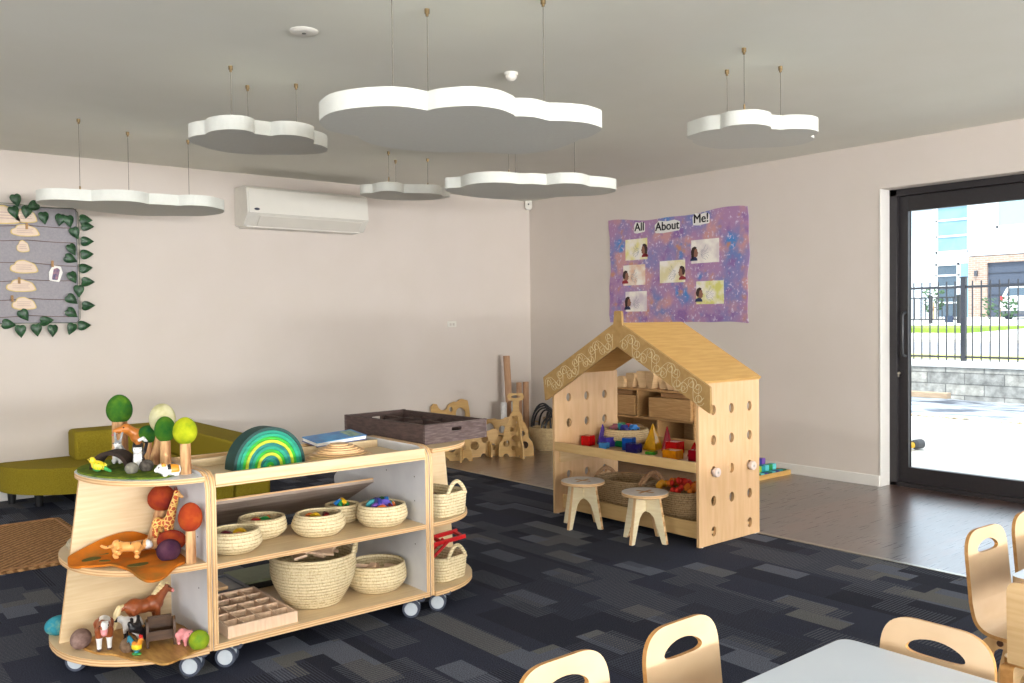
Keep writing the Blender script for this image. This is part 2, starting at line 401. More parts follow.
# sliding door: frame, leaf, glass, pull handle, lock
def glass_mat():
    m = bpy.data.materials.new('door_glass'); m.use_nodes = True; nt = m.node_tree; nt.nodes.clear()
    out = nt.nodes.new('ShaderNodeOutputMaterial'); mx = nt.nodes.new('ShaderNodeMixShader'); tr = nt.nodes.new('ShaderNodeBsdfTransparent')
    gl = nt.nodes.new('ShaderNodeBsdfGlossy'); gl.inputs['Roughness'].default_value = .02; fr = nt.nodes.new('ShaderNodeFresnel'); fr.inputs['IOR'].default_value = 1.3
    tr.inputs[0].default_value = (.96, .98, .985, 1)
    nt.links.new(fr.outputs[0], mx.inputs[0]); nt.links.new(tr.outputs[0], mx.inputs[1]); nt.links.new(gl.outputs[0], mx.inputs[2]); nt.links.new(mx.outputs[0], out.inputs[0])
    return m
GLASS = glass_mat()
dr = thing('door_1', 'dark framed glass sliding door in the right wall', 'door', (.12, -4.8, 0), kind='structure')
y0, y1 = -3.752, -5.94
fr = MB(); fr.box((.118, y0 - .054, 0), (.235, y0, 2.078)); fr.box((.118, y1, 0), (.235, y1 + .05, 2.078)); fr.box((.118, y1, 2.032), (.235, y0, 2.078)); fr.box((.118, y1, 0), (.235, y0, .028))
obj('door_frame', fr, FRAMEM, dr, bevel=.003)
lf = MB(); lf.box((.15, -3.868, .03), (.195, -3.792, 2.03)); lf.box((.15, -5.88, .03), (.195, -5.76, 2.03)); lf.box((.15, -5.76, 1.925), (.195, -3.868, 2.03)); lf.box((.15, -5.76, .03), (.195, -3.868, .135))
obj('sliding_leaf', lf, FRAMEM, dr, bevel=.003)
obj('glass_pane', MB().box((.17, -5.765, .13), (.174, -3.86, 1.93)), GLASS, dr)
hd = MB(); hd.tube([(.15, -3.852, 1.22), (.105, -3.852, 1.215), (.10, -3.852, 1.20), (.10, -3.852, .935), (.105, -3.852, .92), (.15, -3.852, .915)], .011, 8)
obj('pull_handle', hd, BLACKPL, dr)
lk = MB(); lk.cyl((.15, -3.815, .79), (.138, -3.815, .79), .022, None, 20); lk.cyl((.138, -3.815, .795), (.125, -3.815, .795), .009, None, 12, 1); lk.box((.118, -3.819, .767), (.126, -3.811, .803), 1)
obj('lock', lk, [FRAMEM, METAL], dr)

# ------------------------------------------------------------------ outside the door
CONC = mat('concrete', (232, 226, 216), .85, (220, 214, 204), 2.4, bump=.2, bs=90)
struct('patio', MB().box((.235, -14, -.1), (4.55, 6, -.02)), CONC)
def cloth_mat():
    m, nt, b = _new('weed_cloth'); b.inputs['Roughness'].default_value = .38; b.inputs['Specular IOR Level'].default_value = .7
    n = _noise(nt, _obj(nt, (1.1, .32, 1)), 3.4, 4)
    r = _ramp(nt, n.outputs['Fac'], [(.36, lin((112, 118, 130))), (.5, lin((176, 182, 192))), (.62, lin((66, 72, 86)))]); nt.links.new(r.outputs['Color'], b.inputs['Base Color'])
    _bump(nt, b, n.outputs['Fac'], 1.0, .12); return m
g = MB(); rnd = random.Random(3); NX, NY = 26, 60
def clothz(x, y): return -.05 + .035 * sin(3.1 * x + .8 * y) * sin(1.3 * y + x) + .02 * sin(7 * x - 2.2 * y)
g.add([(4.5 + (7.5 - 4.5) * i / NX, -9 + 16 * j / NY, clothz(4.5 + 3 * i / NX, -9 + 16 * j / NY)) for j in range(NY + 1) for i in range(NX + 1)],
      [(j * (NX + 1) + i, j * (NX + 1) + i + 1, (j + 1) * (NX + 1) + i + 1, (j + 1) * (NX + 1) + i) for j in range(NY) for i in range(NX)], 0, True)
o = struct('ground', g, cloth_mat())
gm = mat('ochre_gravel', (226, 192, 140), .9, (240, 228, 206), 34, bump=.6, bs=60)
gv = MB(); rnd = random.Random(5)
for k in range(420):
    y = -6 + 10 * rnd.random(); x = 4.62 + .16 * rnd.random() + .05 * sin(2 * y); r = .012 + .02 * rnd.random()
    gv.ell((x, y, -.02), (r, r * 1.2, r * .8), None, 6, 4)
o = obj('gravel', gv, gm); o['kind'] = 'stuff'; o['label'] = 'strip of ochre gravel between patio edge and weed cloth'; o['category'] = 'gravel'
tb = MB().box((6.55, -1.25, .02), (6.68, 3.2, .10))
solo('timber_sleeper', tb, mat('weathered_timber', (176, 154, 130), .8, (156, 134, 110), 8, (14, 1, 14)), 'long pale timber lying on the weed cloth before the stone wall', 'timber', (6.6, 1, .02), bevel=.006)
def stone_mat():
    m, nt, b = _new('stone_blocks'); b.inputs['Roughness'].default_value = .9
    k = nt.nodes.new('ShaderNodeTexBrick'); k.inputs['Color1'].default_value = (*lin((172, 170, 163)), 1); k.inputs['Color2'].default_value = (*lin((146, 146, 143)), 1); k.inputs['Mortar'].default_value = (*lin((110, 110, 108)), 1)
    k.inputs['Scale'].default_value = 1; k.inputs['Brick Width'].default_value = .55; k.inputs['Row Height'].default_value = .165; k.inputs['Mortar Size'].default_value = .008
    t = nt.nodes.new('ShaderNodeTexCoord'); mp = nt.nodes.new('ShaderNodeMapping'); mp.inputs['Rotation'].default_value = (0, R(90), R(90)); nt.links.new(t.outputs['Object'], mp.inputs['Vector'])
    sp = nt.nodes.new('ShaderNodeSeparateXYZ'); cb = nt.nodes.new('ShaderNodeCombineXYZ'); nt.links.new(t.outputs['Object'], sp.inputs[0])
    nt.links.new(sp.outputs['Y'], cb.inputs['X']); nt.links.new(sp.outputs['Z'], cb.inputs['Y']); nt.links.new(cb.outputs[0], k.inputs['Vector'])
    n = _noise(nt, _obj(nt), 9, 6); r = _ramp(nt, n.outputs['Fac'], [(.3, (.55,) * 3), (.7, (1.2,) * 3)])
    x = nt.nodes.new('ShaderNodeMix'); x.data_type = 'RGBA'; x.blend_type = 'MULTIPLY'; x.inputs[0].default_value = 1
    nt.links.new(k.outputs['Color'], x.inputs[6]); nt.links.new(r.outputs['Color'], x.inputs[7]); nt.links.new(x.outputs[2], b.inputs['Base Color'])
    _bump(nt, b, n.outputs['Fac'], .8, .03); return m
rw = MB().box((7.45, -12, -.1), (7.75, 12, .41)); struct('retaining_wall', rw, stone_mat())
struct('retaining_wall.001', MB().box((7.42, -12, .41), (8.15, 12, .50)), mat('wall_coping', (226, 226, 222), .8), bevel=.01)
FENCEM = mat('black_steel', (44, 46, 54), .5, (38, 40, 48), 40)
fn = thing('picket_fence', 'black steel picket fence standing on the stone retaining wall', 'fence', (7.62, -.8, .5))
rl = MB()
obj('rail', MB().box((7.605, -5.5, 1.585), (7.635, 4.5, 1.62)), FENCEM, fn)
obj('rail', MB().box((7.605, -5.5, .545), (7.635, 4.5, .575)), FENCEM, fn)
yy = -1.012; pk = 0
for j, yv in enumerate([-1.012 + .125 * i for i in range(-16, 14)]):
    if j == 16: continue
    p = MB().box((7.611, yv - .007, .50), (7.629, yv + .007, 1.69)); obj('picket', p, FENCEM, fn)
obj('post', MB().box((7.585, -1.045, .50), (7.655, -.98, 1.74)).box((7.575, -1.055, 1.74), (7.665, -.97, 1.755)), FENCEM, fn)

# street, footpath and verge rise gently to the houses
def gz(x): return .50 + (x - 8) * .48 / 30
def strip(name, x0, x1, m, dz=0, y0=-40, y1=60):
    b = MB(); b.add([(x0, y0, gz(x0) + dz), (x1, y0, gz(x1) + dz), (x1, y1, gz(x1) + dz), (x0, y1, gz(x0) + dz), (x0, y0, gz(x0) - .3), (x1, y0, gz(x1) - .3), (x1, y1, gz(x1) - .3), (x0, y1, gz(x0) - .3)],
          [(0, 1, 2, 3), (7, 6, 5, 4), (0, 4, 5, 1), (1, 5, 6, 2), (2, 6, 7, 3), (3, 7, 4, 0)])
    return struct(name, b, m)
ROAD = mat('pale_asphalt', (184, 184, 188), .85, (172, 172, 178), 3, bump=.2)
strip('verge', 8.1, 9.3, mat('cut_verge_grass', (196, 190, 96), .9, (210, 206, 130), 30), 0)
strip('road', 9.3, 13.6, ROAD, -.01)
strip('footpath', 13.6, 17.5, CONC, .05)
strip('driveway', 17.5, 46, mat('pale_driveway', (232, 230, 226), .85, (224, 222, 218), 2), .04)
LAWN = mat('lawn', (136, 162, 60), .9, (116, 146, 48), 12)
b = MB(); b.box((17.7, 3.3, gz(17.7) - .1), (23.5, 14, gz(22) + .10)); o = obj('lawn', b, LAWN); o['kind'] = 'stuff'; o['label'] = 'small bright green lawn behind the black fence'; o['category'] = 'lawn'

# houses across the street (front faces at x = HX)
HX = 38.0; KH = (HX - CAM.x) / (22 - CAM.x)
def hy(y): return CAM.y + (y - CAM.y) * KH
def hz(z): return CAM.z + (z - CAM.z) * KH
def board_mat(name, c, c2):
    m, nt, b = _new(name); b.inputs['Roughness'].default_value = .6
    wv = nt.nodes.new('ShaderNodeTexWave'); wv.bands_direction = 'Z'; wv.wave_profile = 'SAW'; wv.inputs['Scale'].default_value = 1.6
    nt.links.new(_obj(nt), wv.inputs['Vector']); r = _ramp(nt, wv.outputs['Fac'], [(.0, lin(c2)), (.25, lin(c))]); nt.links.new(r.outputs['Color'], b.inputs['Base Color'])
    _bump(nt, b, wv.outputs['Fac'], .5, .04); return m
WB = board_mat('weatherboard', (212, 220, 230), (176, 188, 204))
PANE = mat('sky_reflecting_pane', (120, 158, 178), .06, (106, 146, 168), 1.2, spec=1)
PANE2 = mat('dark_pane', (66, 84, 98), .08, (58, 76, 90), 1.5, spec=.8)
WFR = mat('white_window_frame', (240, 242, 244), .5)
BRICKM, nt, bb = _new('tan_brick'); bb.inputs['Roughness'].default_value = .85
k = nt.nodes.new('ShaderNodeTexBrick'); k.inputs['Color1'].default_value = (*lin((168, 142, 126)), 1); k.inputs['Color2'].default_value = (*lin((150, 124, 110)), 1); k.inputs['Mortar'].default_value = (*lin((176, 166, 158)), 1); k.inputs['Scale'].default_value = 1
k.inputs['Brick Width'].default_value = .3; k.inputs['Row Height'].default_value = .1; k.inputs['Mortar Size'].default_value = .012
t = nt.nodes.new('ShaderNodeTexCoord'); sp = nt.nodes.new('ShaderNodeSeparateXYZ'); cb = nt.nodes.new('ShaderNodeCombineXYZ'); nt.links.new(t.outputs['Object'], sp.inputs[0]); nt.links.new(sp.outputs['Y'], cb.inputs['X']); nt.links.new(sp.outputs['Z'], cb.inputs['Y']); nt.links.new(cb.outputs[0], k.inputs['Vector']); nt.links.new(k.outputs['Color'], bb.inputs['Base Color'])
hs = thing('house', 'white weatherboard house with tan brick garage across the street', 'house', (HX, hy(5), hz(1.05)))
def H(y0, y1, z0, z1, x0=0, x1=6): return ((HX + x0, min(hy(y0), hy(y1)), hz(z0)), (HX + x1, max(hy(y0), hy(y1)), hz(z1)))
obj('wall', MB().box(*H(9.5, 6.244, .95, 5.2, .9)).box(*H(6.244, 5.085, .95, 5.2, .25)).box(*H(5.085, -6, 2.95, 5.2, 0)), WB, hs)
obj('brick_wall', MB().box(*H(5.085, 4.54, .95, 2.93, .02)).box(*H(4.54, 1.2, 2.72, 2.93, .02)).box(*H(1.2, -6, .95, 2.93, .02)), BRICKM, hs)
gd = MB().box(*H(4.54, 1.2, 1.1, 2.72, .15))
for i in range(1, 5): gd.box(*H(4.52, 1.22, 1.1 + .325 * i - .01, 1.1 + .325 * i + .01, .12, .2), 1)
obj('garage_door', gd, [mat('slate_garage_door', (70, 79, 96), .6), mat('garage_groove', (46, 54, 68), .6)], hs)
def win(nm, y0, y1, z0, z1, bars, x, pane):
    f = MB(); e = .06
    f.box(*H(y0, y0 - e, z0, z1, x, x + .1)); f.box(*H(y1 + e, y1, z0, z1, x, x + .1)); f.box(*H(y0, y1, z1 - e, z1, x, x + .1)); f.box(*H(y0, y1, z0, z0 + e, x, x + .1))
    for zb in bars: f.box(*H(y0, y1, zb - .025, zb + .025, x, x + .1))
    fo = obj(nm, f, WFR, hs)
    obj('pane', MB().box(*H(y0, y1, z0, z1, x + .06, x + .08)), pane, fo)
win('window', 6.12, 5.10, 3.10, 4.62, (3.62, 4.12), .17, PANE)
win('window', 4.26, 2.2, 3.74, 4.62, (), -.08, mat('curtained_pane', (150, 192, 198), .25, (136, 180, 190), 6, (1, 30, 1), spec=.8))
win('entry_door', 6.13, 5.41, 1.05, 2.77, (1.55, 2.05, 2.4), .17, PANE2)
obj('side_light', MB().box(*H(5.36, 5.10, 1.05, 2.75, .20, .24)), PANE, hs)
obj('wall_lamp', MB().box(*H(4.88, 4.80, 2.34, 2.50, -.12, .05)), mat('charcoal_lamp', (70, 74, 84), .5), hs)
obj('roof', MB().box(*H(9.8, -6, 5.2, 5.35, -.5, 7)), mat('slate_roof', (120, 124, 132), .7), hs)
dp = MB().tube([(HX + .2, hy(6.18), hz(1.0)), (HX + .2, hy(6.18), hz(5.1))], .06, 8)
obj('downpipe', dp, WFR, hs)
# low gate in front of the entry
gt = thing('garden_gate', 'low black barred gate in front of the white house entry', 'gate', (24, 3.6, gz(24)))
kg = (24 - CAM.x) / (15 - CAM.x)
gy = lambda y: CAM.y + (y - CAM.y) * kg
gzz = lambda z: CAM.z + (z - CAM.z) * kg
obj('rail', MB().box((24, gy(2.33), gzz(1.57)), (24.05, gy(3.9), gzz(1.6))), FENCEM, gt)
obj('rail', MB().box((24, gy(2.33), gzz(1.06)), (24.05, gy(3.9), gzz(1.09))), FENCEM, gt)
for i in range(12):
    y = gy(2.42 + .13 * i); obj('bar', MB().box((24.01, y - .012, gzz(1.06)), (24.04, y + .012, gzz(1.6))), FENCEM, gt)
for yv in (2.30, 2.95):
    obj('post', MB().box((23.98, gy(yv) - .05, gzz(.98)), (24.08, gy(yv) + .05, gzz(1.64))), FENCEM, gt)
obj('letter_box', MB().box((23.8, gy(2.55), gzz(1.0)), (23.95, gy(2.40), gzz(1.16))), mat('navy_box', (52, 66, 96), .5), gt)
LEAF = mat('leaf_green', (62, 96, 52), .6, (40, 74, 38), 14)
def shrub(loc, h, r, label, seed):
    rnd = random.Random(seed); t = thing('shrub', label, 'shrub', loc); b = MB()
    for i in range(150):
        a = rnd.random() * 2 * pi; q = r * rnd.random() ** .5; zz = h * (.25 + .75 * rnd.random()); c = Vector((loc[0] + q * cos(a), loc[1] + q * sin(a), loc[2] + zz)); d = Vector((cos(a), sin(a), rnd.random())).normalized() * .16; n = d.orthogonal().normalized() * .05
        b.add([c, c + d * .5 + n, c + d, c + d * .5 - n], [(0, 1, 2, 3)])
    obj('foliage', b, LEAF, t); obj('stem', MB().cyl(loc, Vector(loc) + Vector((0, 0, h * .6)), .03), OAKLOG, t)
shrub((33, hy(5.22) - .9, gz(33) + .04), 1.3, .35, 'thin potted shrub between entry door and brick pier of the house', 1)
shrub((27, 6.15, gz(27)), .9, .5, 'green leafy bush behind the low black gate', 2)

# parked car, tail towards the street
CX = 33.0; kc = (CX - CAM.x) / (15 - CAM.x)
cyl_ = CAM.y + (1.40 - CAM.y) * kc
car = thing('car', 'white hatchback parked on the driveway before the garage', 'car', (CX, cyl_ - .86, gz(CX) + .04))
def carv(x, y, z): return Vector((CX + x, cyl_ - .86 + y, gz(CX) + .04 + z))
prof = [(-.02, .28), (-.06, .55), (-.03, .80), (.04, .92), (.30, 1.32), (.55, 1.45), (1.9, 1.42), (2.5, 1.0), (3.6, .85), (3.85, .6), (3.85, .28)]
b = MB()
rings = []
for (yy, sx) in ((-.86, .93), (-.80, 1), (0, 1), (.80, 1), (.86, .93)):
    ring = []
    for x, z in prof:
        tuck = .16 * max(0, (z - .9) / .55); ys = yy * (1 - tuck)
        ring.append(carv(x, ys, .28 + (z - .28) * sx if z > .3 else z))
    rings.append(ring)
vs = [v for r_ in rings for v in r_]; n = len(prof)
b.add(vs, [(j * n + i, j * n + (i + 1) % n, (j + 1) * n + (i + 1) % n, (j + 1) * n + i) for j in range(4) for i in range(n)] + [list(range(n)), list(range(4 * n, 5 * n))], 0, False)
obj('body', b, mat('white_car_paint', (242, 244, 246), .25, coat=.5), car, bevel=.03)
rw_ = MB(); rw_.add([carv(.06, -.66, .98), carv(.06, .66, .98), carv(.255, .58, 1.30), carv(.255, -.58, 1.30), carv(.10, -.66, .98), carv(.10, .66, .98), carv(.29, .58, 1.30), carv(.29, -.58, 1.30)], [(0, 1, 2, 3), (7, 6, 5, 4), (0, 4, 5, 1), (1, 5, 6, 2), (2, 6, 7, 3), (3, 7, 4, 0)])
obj('rear_window', rw_, PANE2, car)
for s in (-1, 1):
    obj('tail_light', MB().box(carv(-.09, s * .80 - .07, .74), carv(.02, s * .80 + .07, .96)), mat('red_lens', (206, 60, 66), .3), car)
    for x in (.7, 3.05):
        w1 = obj('wheel', MB().cyl(carv(x, s * .70, .30), carv(x, s * .87, .30), .30, None, 24, 0), TYRE, car)
        obj('hub_cap', MB().cyl(carv(x, s * .87, .30), carv(x, s * .885, .30), .19, .17, 16), METAL, w1)
obj('number_plate', MB().box(carv(-.085, -.24, .62), carv(-.055, .24, .74)), WHITE, car)
obj('bumper', MB().box(carv(-.10, -.84, .20), carv(.15, .84, .36)), mat('charcoal_bumper', (84, 88, 96), .6), car, bevel=.03)

# small torch-like toy lying on the patio
tt = thing('toy_torch', 'small yellow and black toy lying on the patio outside the door', 'toy', (1.93, -3.03, -.02))
obj('barrel', MB().cyl((1.80, -3.00, .025), (1.93, -3.03, .025), .028, None, 14), mat('signal_yellow', (236, 186, 40), .45), tt)
hd = MB(); hd.cyl((1.93, -3.03, .03), (1.96, -3.037, .03), .032, .045, 14); hd.cyl((1.96, -3.037, .03), (2.04, -3.055, .03), .045, None, 14)
obj('head', hd, mat('dark_grey_rubber', (86, 84, 86), .6), tt)

# ------------------------------------------------------------------ mobile storage trolley: two half-round end units and a shelf unit
FRONT, REAR, MIDY = -3.88, -3.12, -3.505
PANEL_OUT = rpoly([(FRONT, .076), (FRONT, .692), (-3.40, .692), (REAR + .02, .47), (REAR, .40), (REAR, .076)], [.004, .075, .03, .03, .03, .004], 8)
def side_panel(x0, x1, root, inner):
    """upright end panel in the plane x = const: ply edges, grey laminate faces"""
    M = FR(((x0 + x1) / 2, 0, 0), (0, 1, 0), (0, 0, 1))
    mb = MB().sheet(PANEL_OUT, [], x1 - x0, M, 0, 1)
    p = obj('side_panel', mb, [GREYLAM, EDX], root)
    for y, zz in ((-3.80, .28), (-3.80, .46), (-3.80, .56), (-3.58, .56)):
        xx = x0 if inner < 0 else x1
        obj('peg_hole', MB().cyl((xx - .001, y, zz), (xx + .0015, y, zz), .003, None, 8), BLACKPL, p)
    return p
def caster(x, y, root, ang, h=.076):
    """twin-disc caster with brake lever; ang = heading of the wheel axle"""
    d = Vector((cos(ang), sin(ang), 0)); q = Vector((-sin(ang), cos(ang), 0)); c = Vector((x, y, .036))
    b = MB(); b.cyl(Vector((x, y, h)), Vector((x, y, h - .012)), .022, None, 16); b.cyl(Vector((x, y, h - .008)), Vector((x, y, .05)), .017, .02, 16)
    b.ell(c + q * .004 + Vector((0, 0, .012)), (.030, .030, .026), None, 14, 8)
    ca = obj('caster', b, GREYPL, root, smooth=False)
    for s in (1, -1):
        wv = MB(); wv.cyl(c + d * .010 * s, c + d * .026 * s, .036, .035, 28); wo = obj('wheel', wv, TYRE, ca)
        dd = MB(); dd.cyl(c + d * .0255 * s, c + d * .0285 * s, .027, .025, 24)
        wv2 = obj('wheel_disc', dd, GREYPL, ca)
    lv = MB(); lv.box((-.016, .026, -.004), (.016, .052, .004)); lv.box((-.016, .046, .0), (.016, .056, .012))
    Ml = FR(Vector((x, y, .066)), d, q); lv.v = [Ml @ v for v in lv.v]
    obj('brake_lever', lv, TYRE, ca, bevel=.002)
def dshape(cx, cy, rx, ry, sgn, n=26, back=None, pw=.92):
    pts = [(cx, cy - ry)]
    for i in range(n + 1):
        a = -pi / 2 + pi * i / n
        ca, sa = max(0, cos(a)), sin(a)
        pts.append((cx + sgn * rx * ca ** pw, cy + (ry if sa < 0 or back is None else back) * math.copysign(abs(sa) ** pw, sa)))
    return pts
def dshelf(name, root, cx, rx, ry, z0, z1, sgn, m, back=None):
    M = Matrix.Translation((0, 0, (z0 + z1) / 2))
    pts = dshape(cx, MIDY, rx, ry, sgn, 26, back)
    return obj(name, MB().sheet(pts, [], z1 - z0, M, 0, 1), [m, EDZ], root)
VIEW = math.atan2(-.78, -.62)

lu = thing('end_unit', 'half-round birch end unit on casters holding toy trees and animals', 'shelf', (-4.95, -3.5, 0))
side_panel(-4.805, -4.788, lu, -1)
bp = [(-5.190, .09), (-5.112, .662), (-4.805, .662), (-4.805, .09)]
obj('back_board', MB().sheet(bp, [], .016, FR((0, MIDY + .006, 0), (1, 0, 0), (0, 0, 1)), 0, 1), [PLY, EDY], lu)
dshelf('shelf', lu, -4.805, .317, .372, .662, .680, -1, WHITELAM, .24)
dshelf('shelf', lu, -4.805, .369, .378, .366, .386, -1, PLY)
dshelf('shelf', lu, -4.805, .407, .385, .074, .096, -1, PLY)
for x, y in ((-5.135, -3.53), (-4.848, -3.84), (-4.848, -3.17)): caster(x, y, lu, VIEW, .074)
lb = MB().box((-5.03, -3.5285, .635), (-5.013, -3.525, .655)); obj('white_sticker', lb, WHITE, lu)

mu = thing('shelf_unit', 'long open birch shelf unit on casters with tray top and baskets', 'shelf', (-4.34, -3.5, 0))
side_panel(-4.786, -4.768, mu, 1); side_panel(-3.906, -3.888, mu, -1)
x0, x1 = -4.768, -3.906
tt_ = MB(); tt_.box((x0, FRONT, .641), (x1, -3.40, .655))
obj('tray_base', tt_, [PLYX], mu)
lp = MB(); lp.box((x0, FRONT - .001, .641), (x1, FRONT + .015, .686), 0); obj('tray_lip', lp, PLYX, mu, bevel=.002)
lp = MB(); lp.box((x0, FRONT - .0025, .640), (x1, FRONT - .0008, .651)); obj('lip_edge', lp, EDZ, mu)
obj('tray_divider', MB().box((x0, -3.510, .655), (x1, -3.497, .686)), PLYX, mu, bevel=.002)
obj('rear_rail', MB().box((x0, -3.412, .641), (x1, -3.398, .686)), BEECH, mu, bevel=.002)
sh = MB().box((x0, FRONT, .357), (x1, -3.50, .374)); obj('shelf', sh, PLYX, mu)
obj('shelf_edge', MB().box((x0, FRONT - .002, .3565), (x1, FRONT, .3745)), EDZ, mu)
obj('base_board', MB().box((x0, FRONT, .076), (x1, REAR, .096)), PLYX, mu)
obj('base_edge', MB().box((x0 - .017, FRONT - .002, .0755), (x1 + .017, FRONT, .0965)), EDZ, mu)
sl = MB(); A, B_ = Vector((0, -3.465, .508)), Vector((0, -3.125, .345)); nrm = Vector((0, .163, .340)).normalized() * -.016
sl.add([Vector((x0, *A.yz)), Vector((x1, *A.yz)), Vector((x1, *B_.yz)), Vector((x0, *B_.yz)), Vector((x0, *A.yz)) + nrm, Vector((x1, *A.yz)) + nrm, Vector((x1, *B_.yz)) + nrm, Vector((x0, *B_.yz)) + nrm],
       [(0, 1, 2, 3), (7, 6, 5, 4), (0, 4, 5, 1), (1, 5, 6, 2), (2, 6, 7, 3), (3, 7, 4, 0)])
obj('display_shelf', sl, mat('walnut_underside', (176, 160, 146), .5, (150, 130, 116), 5, (1, 8, 8)), mu)
se = MB(); se.box((x0, -3.467, .4935), (x1, -3.464, .5105)); obj('display_edge', se, EDZ, mu)
for x, y in ((-4.725, -3.84), (-3.955, -3.84), (-4.725, -3.17), (-3.955, -3.17)): caster(x, y, mu, VIEW, .076)

ru = thing('end_unit', 'half-round birch end unit on casters holding two handled baskets and dark crate', 'shelf', (-3.72, -3.5, 0))
side_panel(-3.885, -3.868, ru, 1)
obj('back_board', MB().sheet([(-3.5, .09), (-3.553, .662), (-3.868, .662), (-3.868, .09)], [], .016, FR((0, MIDY + .006, 0), (1, 0, 0), (0, 0, 1)), 0, 1), [PLY, EDY], ru)
dshelf('shelf', ru, -3.868, .325, .375, .662, .680, 1, PLY)
dshelf('shelf', ru, -3.868, .335, .378, .358, .376, 1, PLY)
dshelf('shelf', ru, -3.868, .36, .385, .074, .094, 1, PLY)
for x, y in ((-3.825, -3.84), (-3.58, -3.50), (-3.825, -3.17)): caster(x, y, ru, VIEW, .074)

# ------------------------------------------------------------------ baskets
def basket(name, label, loc, rt_, rm, rb, h, group=None, m=None, coil=.0125, sx=1, sy=1, sup=1.0, rz=0, belly=.5):
    t = thing(name, label, 'basket', loc, rz, group)
    prof = [(0.001, .0)]; n = int(h / coil * 6)
    def rad(u):
        return rb + (rm - rb) * sin(min(1, u / belly) * pi / 2) if u < belly else rm + (rt_ - rm) * ((u - belly) / (1 - belly)) ** 1.6
    for i in range(n + 1):
        u = i / n; prof.append((rad(u) + .0022 * abs(sin(pi * u * h / coil)), u * h))
    top = rad(1)
    prof += [(top + .001, h + .003), (top - .006, h + .005), (top - .011, h + .001)]
    for i in range(8, -1, -1):
        u = .12 + .86 * i / 8; prof.append((rad(u) - .012, u * h))
    prof.append((.001, .1 * h))
    obj('bowl', MB().lathe((0, 0, 0), prof, 48, 0, sx, sy, sup), m or STRAW, t, world=False, ang=70)
    return t
SZ = .375
G1 = 'round straw bowls on the trolley shelf'
basket('straw_basket', 'round straw basket leftmost on the trolley shelf, beside the end panel', (-4.655, -3.755, SZ), .084, .096, .062, 0.077, G1)
basket('straw_basket', 'round straw basket holding a red block, second from left on trolley shelf', (-4.49, -3.615, SZ), .086, .094, .06, 0.075, G1)
basket('straw_basket', 'wide round straw basket at the middle of the trolley shelf', (-4.30, -3.715, SZ), .088, .103, .075, 0.078, G1)
basket('straw_basket', 'small straw basket behind the middle basket, holding blue and yellow pieces', (-4.125, -3.585, SZ), .070, .074, .055, 0.068, G1)
basket('straw_basket', 'round straw basket heaped with rainbow pieces, rightmost on the trolley shelf', (-4.03, -3.745, SZ), .094, .103, .075, 0.080, G1)
BZ = .097
bigb = basket('handled_basket', 'big deep straw basket of wooden planks on the trolley base', (-4.305, -3.672, BZ), .166, .166, .105, .195, None, None, .014, belly=.75)
for s, a0 in ((1, R(28)), (-1, R(28))):
    pth = []
    for i in range(11):
        u = i / 10; pth.append((s * (.160 + .012 * sin(pi * u)) * cos(a0 * 0) , -.045 + .09 * u, .18 + .062 * sin(pi * u)))
    hm = MB().tube(pth, .0075, 8); Mz = Matrix.Rotation(R(-38), 4, 'Z'); hm.v = [Mz @ v for v in hm.v]
    obj('handle', hm, STRAW, bigb, world=False)
basket('straw_basket', 'low wide straw basket of wooden offcuts on the trolley base, beside deep basket', (-4.03, -3.69, BZ), .116, .125, .088, .108)
basket_d = {}
# loose pieces in the baskets
PC = {'red': (196, 34, 36), 'orange': (226, 108, 30), 'yellow': (236, 186, 36), 'green': (34, 140, 70), 'teal': (22, 142, 150), 'blue': (36, 120, 196), 'navy': (40, 48, 132), 'purple': (128, 84, 178), 'maroon': (120, 30, 44), 'lime': (150, 190, 40), 'pink': (230, 140, 160), 'violet': (92, 74, 170), 'aqua': (96, 196, 200), 'dkgreen': (16, 92, 60)}
PM = {k: mat('painted_' + k, v, .45, None, 30) for k, v in PC.items()}
def arc_piece(loc, ro, ri, dep, M_, rot, m, label, group):
    n = 14; pts = [(ro * cos(pi * i / n), ro * sin(pi * i / n)) for i in range(n + 1)] + [(ri * cos(pi * i / n), ri * sin(pi * i / n)) for i in range(n, -1, -1)]
    mb = MB().sheet(pts, [], dep); E = rot.to_matrix().to_4x4(); mb.v = [E @ v for v in mb.v]
    return solo('arch_piece', mb, m, label, 'toy block', loc, group, world=False, bevel=.0015)
from mathutils import Euler
rnd = random.Random(11)
def heap(bx, by, bz, rad, cols, label, group, size=.03, up=0):
    k = len(cols)
    for i, c in enumerate(cols):
        a = 2 * pi * i / max(k, 1) + .5; q = rad * (.25 + .7 * rnd.random()) if k > 1 else 0
        arc_piece((bx + q * cos(a), by + q * sin(a), bz + up * rnd.random()), size * (.8 + .5 * rnd.random()), size * .45, .012 + .008 * rnd.random(), None, Euler((R(90) + rnd.uniform(-.6, .6), rnd.uniform(-.5, .5), rnd.uniform(0, 6))), PM[c], label % c, group)
heap(-4.03, -3.745, SZ + .060, .062, ['blue', 'green', 'red', 'yellow', 'teal', 'navy', 'purple', 'orange', 'violet', 'maroon', 'green', 'orange'], '%s wooden arch piece heaped in the rightmost shelf basket', 'rainbow pieces in the rightmost basket', .030, .012)
heap(-4.125, -3.585, SZ + .054, .035, ['yellow', 'blue', 'green'], '%s wooden arch piece in the small rear basket', 'pieces in the small rear basket', .03, .01)
heap(-4.30, -3.715, SZ + .052, .05, ['maroon', 'orange', 'yellow', 'red'], '%s wooden arch piece in the middle shelf basket', 'pieces in the middle shelf basket', .026)
heap(-4.49, -3.615, SZ + .05, .045, ['orange', 'yellow', 'red', 'green'], '%s wooden arch piece in the second shelf basket from left', 'pieces in the second shelf basket', .026)
